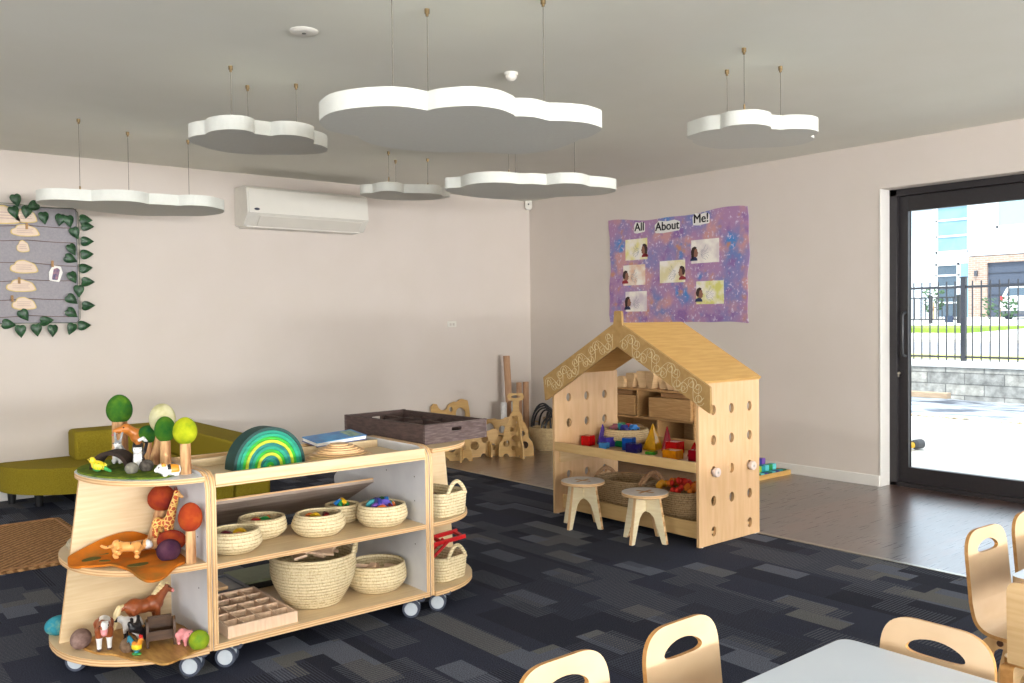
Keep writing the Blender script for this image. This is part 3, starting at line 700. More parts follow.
heap(-4.655, -3.755, SZ + .046, .04, ['yellow', 'maroon', 'orange'], '%s wooden arch piece in the leftmost shelf basket', 'pieces in the leftmost shelf basket', .024)
pl = [(-.07, .03, .19, 12, 20, 40), (.02, .02, .20, -18, 14, -32), (.06, -.03, .20, 8, -20, 20), (-.02, -.05, .20, 14, 12, -15), (-.08, -.04, .19, -12, 8, 70), (.07, .05, .19, 20, -12, 100), (0, .08, .19, -10, -18, 10)]
for i, (dx, dy, dz, rx, ry, rz) in enumerate(pl):
    mb = MB().box((-.075, -.024, -.0045), (.075, .024, .0045)); E = Euler((R(rx), R(ry), R(rz))).to_matrix().to_4x4(); mb.v = [E @ v for v in mb.v]
    solo('wooden_plank', mb, PINK_BEECH, 'flat pale wooden plank in the big deep straw basket', 'toy block', (-4.305 + dx, -3.672 + dy, BZ + dz + .014), 'planks in the deep straw basket', world=False, bevel=.001)
for i in range(9):
    a = rnd.random() * 6.3; q = .075 * rnd.random() ** .5; s = .016 + .014 * rnd.random()
    mb = MB().box((-s * 1.4, -s * .7, -.006), (s * 1.4, s * .7, .006)); E = Euler((rnd.uniform(-.6, .6), rnd.uniform(-.6, .6), a)).to_matrix().to_4x4(); mb.v = [E @ v for v in mb.v]
    solo('wooden_offcut', mb, PINK_BEECH, 'small pale wooden offcut in the low wide straw basket', 'toy block', (-4.03 + q * cos(a), -3.69 + q * sin(a), BZ + .086 + .012 * i / 9), 'wooden offcuts in the low basket', world=False)

# compartment tray, boxes and books on the trolley base
ct = thing('compartment_tray', 'pale wooden tray of small square compartments on the trolley base', 'tray', (-4.59, -3.655, .096))
tx0, tx1, ty0, ty1, tz = -4.726, -4.462, -3.855, -3.455, .096
fr_ = MB(); e = .007; hh_ = .042
fr_.box((tx0, ty0, tz), (tx1, ty0 + e, tz + hh_)); fr_.box((tx0, ty1 - e, tz), (tx1, ty1, tz + hh_)); fr_.box((tx0, ty0 + e, tz), (tx0 + e, ty1 - e, tz + hh_)); fr_.box((tx1 - e, ty0 + e, tz), (tx1, ty1 - e, tz + hh_))
obj('frame', fr_, PINK_BEECH, ct, bevel=.001); obj('base', MB().box((tx0 + e, ty0 + e, tz), (tx1 - e, ty1 - e, tz + .005)), PINK_BEECH, ct)
dv = MB()
for i in range(1, 4): x = tx0 + (tx1 - tx0) * i / 4; dv.box((x - .002, ty0 + e, tz + .005), (x + .002, ty1 - e, tz + hh_ - .004))
for i in range(1, 5): y = ty0 + (ty1 - ty0) * i / 5; dv.box((tx0 + e, y - .002, tz + .005), (tx1 - e, y + .002, tz + hh_ - .004))
obj('dividers', dv, PINK_BEECH, ct)
bx = thing('shallow_box', 'shallow dark-lined wooden box behind the compartment tray', 'box', (-4.6, -3.34, .096))
obj('box_frame', MB().box((-4.74, -3.44, .096), (-4.47, -3.425, .135), 0).box((-4.74, -3.215, .096), (-4.47, -3.2, .135)).box((-4.485, -3.425, .096), (-4.47, -3.215, .135)), mat('dark_grey_edge', (84, 88, 100), .5), bx)
obj('box_lid', MB().box((-4.74, -3.425, .118), (-4.485, -3.215, .128)), mat('grey_board', (150, 150, 154), .5), bx)
obj('wooden_slat', MB().box((-4.60, -3.40, .129), (-4.545, -3.22, .142)), BEECH, bx)
bk = thing('storage_case', 'flat green and black case lying behind the deep basket', 'case', (-4.32, -3.25, .096))
obj('case_lid', MB().box((-4.47, -3.37, .122), (-4.26, -3.16, .132)), mat('sage_green_cover', (122, 132, 104), .6), bk)
obj('case_base', MB().box((-4.47, -3.37, .096), (-4.26, -3.16, .122)), BLACKPL, bk)

# on the tray top: nested rainbow, stacked discs, picture book
rb_ = thing('rainbow_stacker', 'large nested green wooden rainbow standing in the trolley tray', 'toy', (-4.485, -3.65, .655), R(5))
cols = [(8, 66, 62), (0, 140, 118), (0, 166, 128), (44, 180, 40), (196, 212, 44), (0, 128, 120), (0, 160, 130), (44, 180, 40), (196, 212, 44), (0, 116, 116), (0, 158, 132), (44, 180, 40)]
ro = .150; dep = .072; st = .0112
for i, c in enumerate(cols):
    r0 = ro - i * .0121; r1 = r0 - st
    n = 40; pts = [(r0 * cos(pi * k / n), r0 * sin(pi * k / n)) for k in range(n + 1)] + [(r1 * cos(pi * k / n), r1 * sin(pi * k / n)) for k in range(n, -1, -1)]
    obj('arch', MB().sheet(pts, [], dep - (.004 if i % 2 else 0), FR((0, 0, 0), (1, 0, 0), (0, 0, 1))), mat('stain_%d' % i, c, .5, tuple(v * .86 for v in c), 14, (1, 1, 6)), rb_, world=False, bevel=.0015)
rc = ro - 12 * .0121; n = 16
obj('arch_core', MB().sheet([(rc * cos(pi * k / n), rc * sin(pi * k / n)) for k in range(n + 1)], [], dep, FR((0, 0, 0), (1, 0, 0), (0, 0, 1))), mat('stain_core', (206, 210, 40), .5), rb_, world=False, bevel=.0015)
ds = thing('stacked_discs', 'pile of pale wooden discs, widest lowest, beside the green rainbow', 'toy', (-4.185, -3.685, .655))
for i in range(9):
    r = [.134, .129, .122, .110, .096, .084, .070, .055, .038][i]
    ox, oy = .004 * sin(2.1 * i), .004 * cos(1.7 * i)
    obj('disc', MB().cyl((-4.185 + ox, -3.685 + oy, .655 + .0066 * i), (-4.185 + ox, -3.685 + oy, .655 + .0066 * i + .0062), r, None, 40), BEECH, ds, bevel=.0012)
pb = thing('picture_book', 'blue picture book lying tilted behind the wooden discs', 'book', (-4.06, -3.46, .69))
Mb = FR((-4.085, -3.452, .702), (1, .03, .045), (-.03, 1, .10))
c1 = MB().box((-.12, -.065, .008), (.12, .065, .011), 0, Mb); obj('front_cover', c1, mat('blue_picture_cover', (34, 146, 206), .3, (24, 108, 178), 18, bump=0), pb)
obj('pages', MB().box((-.117, -.062, -.006), (.118, .063, .008), 0, Mb), WHITE, pb); obj('back_cover', MB().box((-.12, -.065, -.009), (.12, .065, -.006), 0, Mb), mat('deep_blue_cover', (24, 70, 140), .4), pb)
obj('cover_picture', MB().box((.05, -.05, .0112), (.105, .05, .0118), 0, Mb), mat('tan_cover_picture', (176, 186, 150), .4, (34, 120, 120), 40), pb)

# dark crate on the right end unit
CR = R(3.5); cr = thing('wooden_crate', 'dark whitewashed slatted crate with inner dividers on top of the trolley', 'crate', (-3.682, -3.455, .681), CR)
CRATE = mat('distressed_dark_wood', (58, 42, 38), .7, (88, 68, 62), 9, (3, 3, 16), bump=.3, bs=80, lo=.3, hi=.72)
CRATEL = mat('whitewashed_dark_wood', (76, 58, 55), .7, (108, 93, 89), 11, (2, 2, 14), bump=.3, bs=80, lo=.42, hi=.72)
hw, hl, ht = .165, .305, .083
pf = rpoly([(-hw, 0), (-hw, ht), (hw, ht), (hw, 0)], .002); hole = rpoly([(-.028, .046), (-.028, .062), (.028, .062), (.028, .046)], .008)
obj('end_board', MB().sheet(pf, [hole], .012, FR((0, -hl, 0), (1, 0, 0), (0, 0, 1))), CRATEL, cr, world=False)
obj('end_board', MB().sheet(pf, [hole], .012, FR((0, hl, 0), (1, 0, 0), (0, 0, 1))), CRATE, cr, world=False)
for s in (-1, 1): obj('side_board', MB().box((s * hw - .006, -hl + .006, 0), (s * hw + .006, hl - .006, ht - .001)), CRATE, cr, world=False, bevel=.001)
obj('bottom_board', MB().box((-hw, -hl, -.001), (hw, hl, .006)), CRATE, cr, world=False)
dv = MB()
for i in range(1, 4): dv.box((-hw + .006, -hl + 2 * hl * i / 4 - .004, .006), (hw - .006, -hl + 2 * hl * i / 4 + .004, ht - .02))
for i in range(1, 3): dv.box((-hw + 2 * hw * i / 3 - .004, -hl + .006, .006), (-hw + 2 * hw * i / 3 + .004, hl - .006, ht - .02))
obj('divider_grid', dv, CRATE, cr, world=False)
ct_ = MB().box((-hw - .0065, .16, ht - .022), (-hw - .006, .20, ht - .006)); ct_.v = [v + Vector((.0135, 0, 0)) for v in ct_.v]
for s in (-1, 1):
    for q in (-1, 1): obj('corner_trim', MB().box((s * hw - .008, q * hl - .007, 0), (s * hw + .008, q * hl + .007, ht + .001)), CRATEL, cr, world=False, bevel=.001)

# handled rectangular baskets on the right end unit
def rect_basket(label, loc, sx, sy, h, rz, group, m=None, hand=(-1, 1), loop=.05, name='handled_basket'):
    t = thing(name, label, 'basket', loc, rz, group); prof = [(.001, 0)]; n = int(h / .0125 * 5)
    for i in range(n + 1): u = i / n; prof.append((.93 + .07 * u ** .7 + .012 * abs(sin(pi * u * h / .0125)), u * h))
    prof += [(1.0, h + .003), (.96, h + .004), (.92, h)]; prof += [(.88, .5 * h), (.86, .08 * h), (.001, .08 * h)]
    obj('basket_body', MB().lathe((0, 0, 0), prof, 56, 0, sx, sy, .42), m or STRAW, t, world=False, ang=70)
    for s in hand:
        pth = [(s * .0 + sx * .62 * (2 * u - 1), s * sy * .985, h - .01 + loop * sin(pi * u) ** .8) for u in [i / 12 for i in range(13)]]
        obj('handle', MB().tube(pth, .0085, 8), m or STRAW, t, world=False)
    return t
GB = 'handled straw baskets on the right end unit'
rect_basket('rectangular straw basket with looped handles on the middle shelf below the crate', (-3.75, -3.715, .377), .092, .13, .098, R(12), GB, None, (-1, 1), .058)
rect_basket('rectangular straw basket of red toys on the base of the right end unit', (-3.735, -3.69, .095), .092, .13, .10, R(12), GB, None, (-1, 1), .058)
for i in range(4):
    s = .018 + .006 * (i % 2)
    mb = MB().ell((0, 0, 0), (s, s * .9, s), None, 10, 6, f=lambda u: u * (1 + .12 * sin(200 * u.x + 150 * u.z)))
    solo('pine_cone', mb, mat('cone_brown', (116, 84, 62), .8, (84, 58, 42), 60), 'small brown cone in the upper straw basket of the right end unit', 'cone', (-3.79 + .028 * (i % 2), -3.76 + .03 * i, .377 + .065), 'cones in the upper basket', world=False)
# red toy frame poking out of the lower basket
tr_ = thing('toy_track', 'red plastic toy ramp sticking out of the lower straw basket', 'toy', (-3.73, -3.68, .19))
RED = mat('red_plastic', (206, 30, 36), .35, (196, 24, 30), 20)
Mr = FR((-3.70, -3.69, .245), (.93, -.05, .08), (0.1, 1, .12))
q = [(-.14, -.035), (-.14, .035), (.10, .03), (.10, -.03)]
obj('side_rail', MB().box((-.15, -.042, -.008), (.105, -.032, .010), 0, Mr), RED, tr_, bevel=.002)
obj('side_rail', MB().box((-.15, .032, -.008), (.105, .042, .010), 0, Mr), RED, tr_, bevel=.002)
for x in (-.11, -.02, .09): obj('cross_bar', MB().box((x - .008, -.034, -.006), (x + .008, .034, .006), 0, Mr), RED, tr_, bevel=.002)
Mr2 = FR((-3.74, -3.70, .20), (.75, -.1, .62), (0.1, 1, 0))
obj('strut', MB().box((-.075, -.03, -.006), (.07, -.02, .006), 0, Mr2), RED, tr_, bevel=.002)
obj('strut', MB().box((-.075, .02, -.006), (.07, .03, .006), 0, Mr2), RED, tr_, bevel=.002)
obj('wedge', MB().sheet([(-.07, 0), (.03, 0), (-.05, .055)], [], .05, FR((-3.78, -3.71, .185), (1, .1, 0), (0, 0, 1))), RED, tr_, bevel=.002)
CLOUDS = {
    'big': (1.910, [(-4.419,-4.009),(-4.45,-4.098),(-4.457,-4.184),(-4.428,-4.272),(-4.366,-4.354),(-4.298,-4.389),(-4.216,-4.389,1),(-4.2,-4.452),(-4.137,-4.529),(-4.042,-4.549),(-3.955,-4.52),(-3.924,-4.499,1),(-3.869,-4.529),(-3.785,-4.518,1),(-3.735,-4.549),(-3.656,-4.572),(-3.576,-4.559),(-3.537,-4.538),(-3.504,-4.487),(-3.467,-4.394),(-3.469,-4.343,1),(-3.442,-4.285),(-3.407,-4.105),(-3.444,-3.998),(-3.496,-3.943),(-3.626,-3.907,1),(-3.698,-3.839),(-3.808,-3.783),(-3.937,-3.76),(-4.061,-3.782),(-4.152,-3.837),(-4.198,-3.891,1),(-4.264,-3.89),(-4.339,-3.917)]),
    'ul': (2.070, [(-4.421,-2.707),(-4.419,-2.774),(-4.391,-2.837,1),(-4.393,-2.919),(-4.352,-2.998),(-4.291,-3.026),(-4.241,-3.01),(-4.212,-2.977,1),(-4.167,-2.979),(-4.137,-2.98,1),(-4.107,-3.032),(-4.049,-3.057),(-3.979,-3.043),(-3.927,-3.001),(-3.895,-2.931,1),(-3.85,-2.917),(-3.8,-2.879),(-3.766,-2.829),(-3.746,-2.767),(-3.758,-2.705),(-3.822,-2.621),(-3.924,-2.543),(-4.028,-2.489),(-4.143,-2.469),(-4.237,-2.503),(-4.32,-2.56),(-4.374,-2.606)]),
    'lf': (1.910, [(-4.773,-1.216),(-4.755,-1.329),(-4.689,-1.394),(-4.592,-1.411),(-4.526,-1.416,1),(-4.475,-1.482),(-4.383,-1.534),(-4.294,-1.524),(-4.222,-1.468,1),(-4.151,-1.494),(-4.059,-1.492,1),(-3.999,-1.555),(-3.894,-1.559),(-3.788,-1.471),(-3.744,-1.406),(-3.708,-1.281),(-3.715,-1.149),(-3.785,-1.023),(-3.907,-0.968,1),(-4.051,-0.871),(-4.195,-0.866),(-4.324,-0.905),(-4.455,-0.973),(-4.559,-1.041,1),(-4.648,-1.058),(-4.728,-1.09)]),
    'sm': (2.120, [(-2.675,-1.245),(-2.675,-1.298),(-2.63,-1.342,1),(-2.638,-1.414),(-2.604,-1.489),(-2.528,-1.51),(-2.448,-1.468,1),(-2.386,-1.499,1),(-2.329,-1.538),(-2.256,-1.569),(-2.171,-1.541),(-2.133,-1.498,1),(-2.06,-1.493),(-2.049,-1.437),(-2.058,-1.308),(-2.132,-1.199),(-2.233,-1.13),(-2.349,-1.086),(-2.466,-1.079),(-2.577,-1.143),(-2.645,-1.199)]),
    'mid': (2.000, [(-2.796,-2.476),(-2.781,-2.523),(-2.748,-2.573,1),(-2.777,-2.686),(-2.74,-2.799),(-2.643,-2.867),(-2.535,-2.874,1),(-2.477,-2.923),(-2.39,-2.941,1),(-2.357,-3.034),(-2.257,-3.087),(-2.134,-3.048,1),(-2.053,-3.069),(-1.952,-3.065),(-1.889,-3.033),(-1.827,-2.929),(-1.835,-2.77),(-1.988,-2.58,1),(-2.06,-2.422),(-2.191,-2.31),(-2.366,-2.276),(-2.528,-2.291,1),(-2.658,-2.352),(-2.738,-2.403)]),
    'right': (2.050, [(-2.619,-4.188),(-2.64,-4.246),(-2.655,-4.328),(-2.634,-4.39,1),(-2.653,-4.443),(-2.632,-4.502),(-2.582,-4.548),(-2.513,-4.555),(-2.472,-4.545),(-2.448,-4.527,1),(-2.394,-4.543,1),(-2.362,-4.59),(-2.293,-4.627),(-2.222,-4.623),(-2.172,-4.589),(-2.151,-4.541,1),(-2.092,-4.524),(-2.044,-4.482),(-2.013,-4.414),(-2.025,-4.324),(-2.077,-4.258),(-2.132,-4.213,1),(-2.192,-4.13),(-2.276,-4.085),(-2.403,-4.087),(-2.487,-4.117),(-2.522,-4.148,1),(-2.574,-4.161)]),
}

# ------------------------------------------------------------------ play house shelf
HL, HRT, HXF, HXB = -2.85, -3.96, -2.262, -1.735       # inner face of left panel, outer face of right panel, front, back
ph = thing('play_house', 'child-sized maple play house with carved gable and peg-hole sides', 'play house', (-2.0, -3.4, 0))
def holed(y, top, holes, name, face):
    out = rpoly([(HXF, .004), (HXF, top), (HXB, top), (HXB, .004)], [.004, .004, .004, .004])
    hs_ = [circ(x, z, .0215, 20, .027) for x, z in holes]
    return obj(name, MB().sheet(out, hs_, .018, FR((0, y, 0), (1, 0, 0), (0, 0, 1)), 0, 1), [PLYHOUSE, EDY], ph)
XS = (-2.14, -1.985, -1.825)
hol = [(x, zz) for zz in (.715, .556, .392, .235) for x in XS] + [(XS[0], .072), (XS[2], .072)]
rp_ = holed(HRT + .009, .872, hol, 'side_panel', -1)
HXB = -1.706
lp_ = holed(HL + .009, .866, hol, 'side_panel', 1)
HXB = -1.735
for x in (XS[0], XS[2]):
    kb = MB(); kb.cyl((x, HRT + .02, .388), (x, HRT - .010, .388), .014, None, 16); kb.cyl((x, HRT - .010, .388), (x, HRT - .030, .388), .025, .024, 24)
    k_ = obj('peg_knob', kb, mat('pink_white_wood', (232, 214, 204), .5), ph, bevel=.002)
    obj('knob_bolt', MB().cyl((x, HRT - .030, .388), (x, HRT - .0315, .388), .006, None, 12), METAL, k_)
for x in (HXF + .03, HXB - .03):
    for y in (HL + .009, HRT + .009): obj('foot', MB().cyl((x, y, 0), (x, y, .006), .008, None, 10), WHITEPL, ph)
AY, AZ = -3.42, 1.178
def roof(y1, z1, name):
    d = Vector((0, y1 - AY, z1 - AZ)); n_ = Vector((0, -d.z, d.y)).normalized()
    if n_.z < 0: n_ = -n_
    n_ *= .016
    P = [Vector((-2.29, AY, AZ)), Vector((HXB, AY, AZ)), Vector((HXB, y1, z1)), Vector((-2.29, y1, z1))]
    v = P + [p - n_ for p in P]
    obj(name, MB().add(v, [(0, 1, 2, 3), (7, 6, 5, 4), (0, 4, 5, 1), (1, 5, 6, 2), (2, 6, 7, 3), (3, 7, 4, 0)]), ROOFPLY, ph)
roof(-3.975, .872, 'roof_panel'); roof(-2.828, .868, 'roof_panel')
go = [(-3.397, 1.172), (-3.404, 1.245), (-3.458, 1.245), (-3.464, 1.166), (-4.066, .850), (-4.070, .712), (-3.427, 1.045), (-2.812, .700), (-2.797, .845)]
go = rpoly(go, [.012, .012, .012, .012, .008, .008, .02, .008, .008], 4)
gb = obj('gable_board', MB().sheet(go, [], .016, FR((-2.297, 0, 0), (0, 1, 0), (0, 0, 1))), GABLE, ph)
CARVE = mat('carved_line', (206, 186, 144), .6)
def arm(p0, p1, nrep, amp):
    a, b_ = Vector((p0[0], p0[1])), Vector((p1[0], p1[1])); d = (b_ - a).normalized(); n_ = Vector((-d.y, d.x)); L = (b_ - a).length / nrep
    mb = MB()
    for i in range(nrep):
        c = a + d * L * (i + .5); sg = 1 if i % 2 else -1
        for q, s0 in ((0, 1), (1, -1)):
            cc = c + d * (L * .22 * s0) + n_ * (amp * .30 * s0 * sg); path = []
            for k in range(22):
                t = k / 21; r = amp * .42 * (1 - .82 * t); an = sg * s0 * t * 4.2 * pi / 1.4 + (0 if s0 > 0 else pi)
                p = cc + d * (r * cos(an)) + n_ * (r * sin(an)); path.append((-2.3055, p.x, p.y))
            mb.tube(path, .0016, 4)
        path = [(-2.3055, *(c + d * (L * (t - .5)) + n_ * (amp * .62 * sg * sin(pi * t)))) for t in [k / 10 for k in range(11)]]
        mb.tube(path, .0016, 4)
        path = [(-2.3055, *(c + d * (L * (t - .5)) - n_ * (amp * .5 * sg * sin(2 * pi * t)))) for t in [k / 12 for k in range(13)]]
        mb.tube(path, .0014, 4)
    return obj('carved_motif', mb, CARVE, gb)
arm((-3.47, 1.085), (-4.03, .795), 8, .082); arm((-3.39, 1.088), (-2.84, .786), 8, .078)
# tray shelf inside
y0h, y1h = HRT + .018, HL
PLYT = mat('tray_tan_ply', (206, 172, 118), .45, (196, 160, 106), 6, (9, 1, 9))
obj('tray_lip', MB().box((HXF - .004, y0h, .394), (HXF + .012, y1h, .448)), PLYT, ph, bevel=.002)
obj('tray_base', MB().box((HXF + .012, y0h, .396), (HXB - .012, y1h, .408)), PLYM, ph)
obj('tray_back', MB().box((HXB - .012, y0h, .396), (HXB, y1h, .470)), PLYT, ph, bevel=.002)
obj('support_batten', MB().box((HXF + .035, HL - .014, .318), (HXB, HL, .394)).box((HXF + .2, HL - .016, .362), (HXF + .215, HL - .014, .372)), PLYM, ph)
obj('support_batten', MB().box((HXF + .035, y0h, .318), (HXB, y0h + .014, .394)), PLYM, ph)
obj('bottom_lip', MB().box((HXF + .062, y0h, .030), (HXF + .078, y1h, .116)), PLYT, ph, bevel=.002)
obj('bottom_shelf', MB().box((HXF + .078, y0h, .055), (HXB, y1h, .070)), PLYM, ph)
obj('rear_lip', MB().box((HXB - .012, y0h, .070), (HXB, y1h, .125)), PLYT, ph)

# baskets on its bottom shelf
GH = 'handled seagrass baskets under the play house tray'
def oval_basket(label, loc, sx, sy, h, loop, hand):
    t = thing('handled_basket', label, 'basket', loc, 0, GH); prof = [(.001, 0)]; n = int(h / .014 * 5)
    for i in range(n + 1): u = i / n; prof.append((.84 + .16 * u ** .7 + .016 * abs(sin(pi * u * h / .014)), u * h))
    prof += [(1.0, h + .004), (.93, h + .004), (.90, h - .005), (.86, .5 * h), (.8, .1 * h), (.001, .1 * h)]
    obj('basket_body', MB().lathe((0, 0, 0), prof, 52, 0, sx, sy, .62), STRAWD, t, world=False, ang=70)
    for s in hand:
        pth = [(sx * .55 * (2 * u - 1), s * sy * .97, h - .015 + loop * sin(pi * u) ** .75) for u in [i / 14 for i in range(15)]]
        obj('handle', MB().tube(pth, .012, 8), mat('rope_handle', (196, 156, 116), .8, (164, 122, 84), 90, bump=.4), t, world=False)
    return t
oval_basket('long dark seagrass basket under the tray, beside the left panel of the play house', (-1.985, -3.19, .071), .155, .185, .165, .055, (-1, 1))
oval_basket('dark seagrass basket heaped with orange pieces under the play house tray', (-1.985, -3.60, .071), .165, .205, .165, .075, (-1, 1))
oval_basket('small seagrass basket squeezed against the right panel of the play house', (-2.02, -3.868, .071), .10, .05, .185, .0, ())
rnd = random.Random(4)
for i in range(46):
    a = rnd.random() * 6.283; q = rnd.random() ** .5; x = -1.985 + .115 * q * cos(a); y = -3.60 + .165 * q * sin(a); zz = .225 + .045 * (1 - q) + .012 * rnd.random()
    c = ('yellow' if y > -3.52 else 'orange') if rnd.random() < .6 else 'orange'
    if -3.67 < y < -3.57 and rnd.random() < .85: c = 'red'
    r = .017 + .007 * rnd.random()
    mb = MB().ell((0, 0, 0), (r, r * .85, r * .9), None, 10, 7, f=lambda u, s=rnd.random() * 9: u * (1 + .16 * sin(130 * u.x + s) * sin(120 * u.y + s)))
    solo('soft_piece', mb, mat('felt_' + c, {'yellow': (238, 168, 36), 'orange': (236, 126, 28), 'red': (220, 46, 28)}[c], .8, None, 60), {'yellow': 'small golden yellow soft piece heaped in the seagrass basket', 'orange': 'small orange soft piece heaped in the seagrass basket', 'red': 'small red soft piece heaped in the seagrass basket'}[c], 'toy', (x, y, zz), {'yellow': 'yellow pieces in the seagrass basket', 'orange': 'orange pieces in the seagrass basket', 'red': 'red pieces in the seagrass basket'}[c], world=False)

# magnetic tiles and blocks on the tray: translucent coloured plastic frames
def clear_mat(name, c):
    m, nt, b = _new(name); b.inputs['Base Color'].default_value = (*lin(c), 1); b.inputs['Roughness'].default_value = .12
    b.inputs['Transmission Weight'].default_value = .35; b.inputs['IOR'].default_value = 1.35
    n = _noise(nt, _obj(nt), 30); r = _ramp(nt, n.outputs['Fac'], [(.3, lin(c)), (.7, lin(tuple(v * .85 for v in c)))]); nt.links.new(r.outputs['Color'], b.inputs['Base Color'])
    return m
CM = {k: clear_mat('clear_' + k, c) for k, c in {'red': (226, 24, 26), 'violet': (88, 74, 190), 'purple': (98, 60, 170), 'green': (26, 150, 84), 'sky': (90, 170, 236), 'blue': (20, 96, 196), 'ink': (44, 34, 110), 'yellow': (250, 186, 20), 'amber': (248, 160, 20), 'crimson': (190, 22, 44), 'lime': (80, 180, 60)}.items()}
TZ = .4085
def cube(label, c, x, y, sx, sy, h, rz=12, shape='box'):
    t = thing('magnetic_block', label, 'toy block', (x, y, TZ), R(rz), 'magnetic tile shapes on the play house tray')
    e = .0035
    if shape == 'box': body = MB().box((-sx / 2 + e, -sy / 2 + e, .001), (sx / 2 - e, sy / 2 - e, h - .001))
    else:
        k = .04
        body = MB().add([(-sx / 2, -sy / 2, 0), (sx / 2, -sy / 2, 0), (sx / 2, sy / 2, 0), (-sx / 2, sy / 2, 0), (0, -sy / 2 * k, h), (0, sy / 2 * k, h)], [(3, 2, 1, 0), (0, 1, 4), (1, 2, 5, 4), (2, 3, 5), (3, 0, 4, 5)])
    obj('tile_faces', body, CM[c], t, world=False, bevel=.001)
    fr = MB()
    if shape == 'box':
        cs = [(-1, -1), (1, -1), (1, 1), (-1, 1)]
        for i in range(4):
            a, b_ = cs[i], cs[(i + 1) % 4]
            for zz in (e, h - e): fr.cyl((a[0] * (sx / 2 - e), a[1] * (sy / 2 - e), zz), (b_[0] * (sx / 2 - e), b_[1] * (sy / 2 - e), zz), e, None, 6)
            fr.cyl((a[0] * (sx / 2 - e), a[1] * (sy / 2 - e), e), (a[0] * (sx / 2 - e), a[1] * (sy / 2 - e), h - e), e, None, 6)
    else:
        cs = [(-sx / 2, -sy / 2), (sx / 2, -sy / 2), (sx / 2, sy / 2), (-sx / 2, sy / 2)]
        for i in range(4):
            a, b_ = cs[i], cs[(i + 1) % 4]
            fr.cyl((a[0], a[1], e), (b_[0], b_[1], e), e, None, 6); fr.cyl((a[0], a[1], e), (0, 0, h), e, None, 6)
    obj('tile_frame', fr, CM[c], t, world=False)
    return t
cube('red translucent cube at the left end of the tray, by the left panel', 'red', -2.03, -2.905, .065, .065, .062)
cube('tall violet pyramid standing left of the straw bowl on the tray', 'purple', -1.925, -2.93, .055, .055, .125, 30, 'pyr')
cube('violet box in front of the straw bowl on the tray', 'violet', -1.975, -3.02, .07, .08, .06, -10)
cube('low sky blue block before the violet box on the tray', 'sky', -2.05, -3.065, .05, .05, .035)
cube('low green block before the straw bowl on the tray', 'green', -1.93, -3.10, .05, .09, .04, 0)
cube('blue translucent cube at the middle of the tray', 'blue', -1.99, -3.215, .066, .066, .075, 20)
cube('dark indigo box just right of the blue cube on the tray', 'ink', -2.04, -3.30, .06, .08, .055, 5)
cube('tall yellow pyramid tower at the middle rear of the tray', 'yellow', -1.87, -3.30, .085, .085, .155, 10, 'pyr')
cube('tall crimson pyramid tower right of the yellow one', 'crimson', -1.85, -3.395, .06, .06, .145, 35, 'pyr')
cube('bright red box right of the crimson tower on the tray', 'red', -1.90, -3.495, .085, .08, .072, 8)
cube('amber yellow cube standing at the front of the tray', 'amber', -2.06, -3.615, .075, .095, .052, 4)
cube('red pyramid near the right end of the tray', 'red', -1.93, -3.665, .07, .07, .085, 45, 'pyr')
cube('dark red cube against the right panel at the tray end', 'crimson', -2.02, -3.75, .065, .07, .062, 5)
cube('thin lime green tile block leaning low before the red box', 'lime', -2.02, -3.42, .05, .06, .018, 20)
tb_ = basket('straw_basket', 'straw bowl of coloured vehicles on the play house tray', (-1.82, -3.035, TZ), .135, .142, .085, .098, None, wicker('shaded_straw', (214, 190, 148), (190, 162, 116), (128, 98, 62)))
for i, (c, dx, dy) in enumerate([('blue', .0, -.06), ('teal', -.03, .03), ('red', .02, -.005), ('green', .03, .07), ('navy', -.05, -.03), ('maroon', -.05, .05)]):
    t = thing('toy_car', 'small %s toy car in the straw bowl on the tray' % {'dkgreen': 'dark green'}.get(c, c), 'toy car', (-1.82 + dx, -3.035 + dy, TZ + .085), 1.1 * i, 'toy cars in the straw bowl')
    obj('car_body', MB().sheet(rpoly([(-.04, .008), (-.04, .024), (-.022, .028), (-.012, .044), (.014, .044), (.024, .028), (.04, .024), (.04, .008)], .004), [], .032, FR((0, 0, 0), (1, 0, 0), (0, 0, 1))), PM[c], t, world=False, bevel=.003)
    for wx in (-.024, .024):
        for s in (-1, 1): obj('wheel', MB().cyl((wx, s * .013, .009), (wx, s * .019, .009), .009, None, 12), BLACKPL, t, world=False)

# stools
def make_stool():
    t = thing('stool', 'stool', 'stool', (0, 0, 0))
    h = .248
    out = [(-.140, 0), (-.112, 0), (-.076, .10), (-.062, .135), (-.035, .158), (0, .166), (.035, .158), (.062, .135), (.076, .10), (.112, 0), (.140, 0), (.094, h), (-.094, h)]
    out = rpoly(out, [.003, .006, .02, .02, .02, .02, .02, .02, .02, .006, .003, .003, .003], 4)
    for rz in (0, 90):
        M = Matrix.Rotation(R(rz), 4, 'Z') @ FR((0, 0, 0), (1, 0, 0), (0, 0, 1)); obj('leg_panel', MB().sheet(out, [], .018, M, 0, 1), [mat('pale_birch_leg', (236, 222, 188), .5, (228, 210, 172), 7, (1, 1, 10)), EDY], t, world=False)
    st = MB().cyl((0, 0, h), (0, 0, h + .018), .126, None, 44, 1, True, 0)
    seat = obj('seat', st, [mat('stool_laminate', (214, 208, 204), .45), EDZ], t, world=False, bevel=.002)
    sl = MB()
    for rz in (0, 90):
        Mz = Matrix.Rotation(R(rz), 4, 'Z'); sl.box((-.056, -.009, h + .0172), (.056, .009, h + .0187), 0, Mz)
    obj('tenon_cross', sl, OAK, seat, world=False)
    return t
st1 = make_stool(); st1.location = (-2.352, -3.188, 0); st1.rotation_euler = (0, 0, R(8)); st1['label'] = 'low round birch stool in front of the left side of the play house'; st1['group'] = 'low stools before the play house'
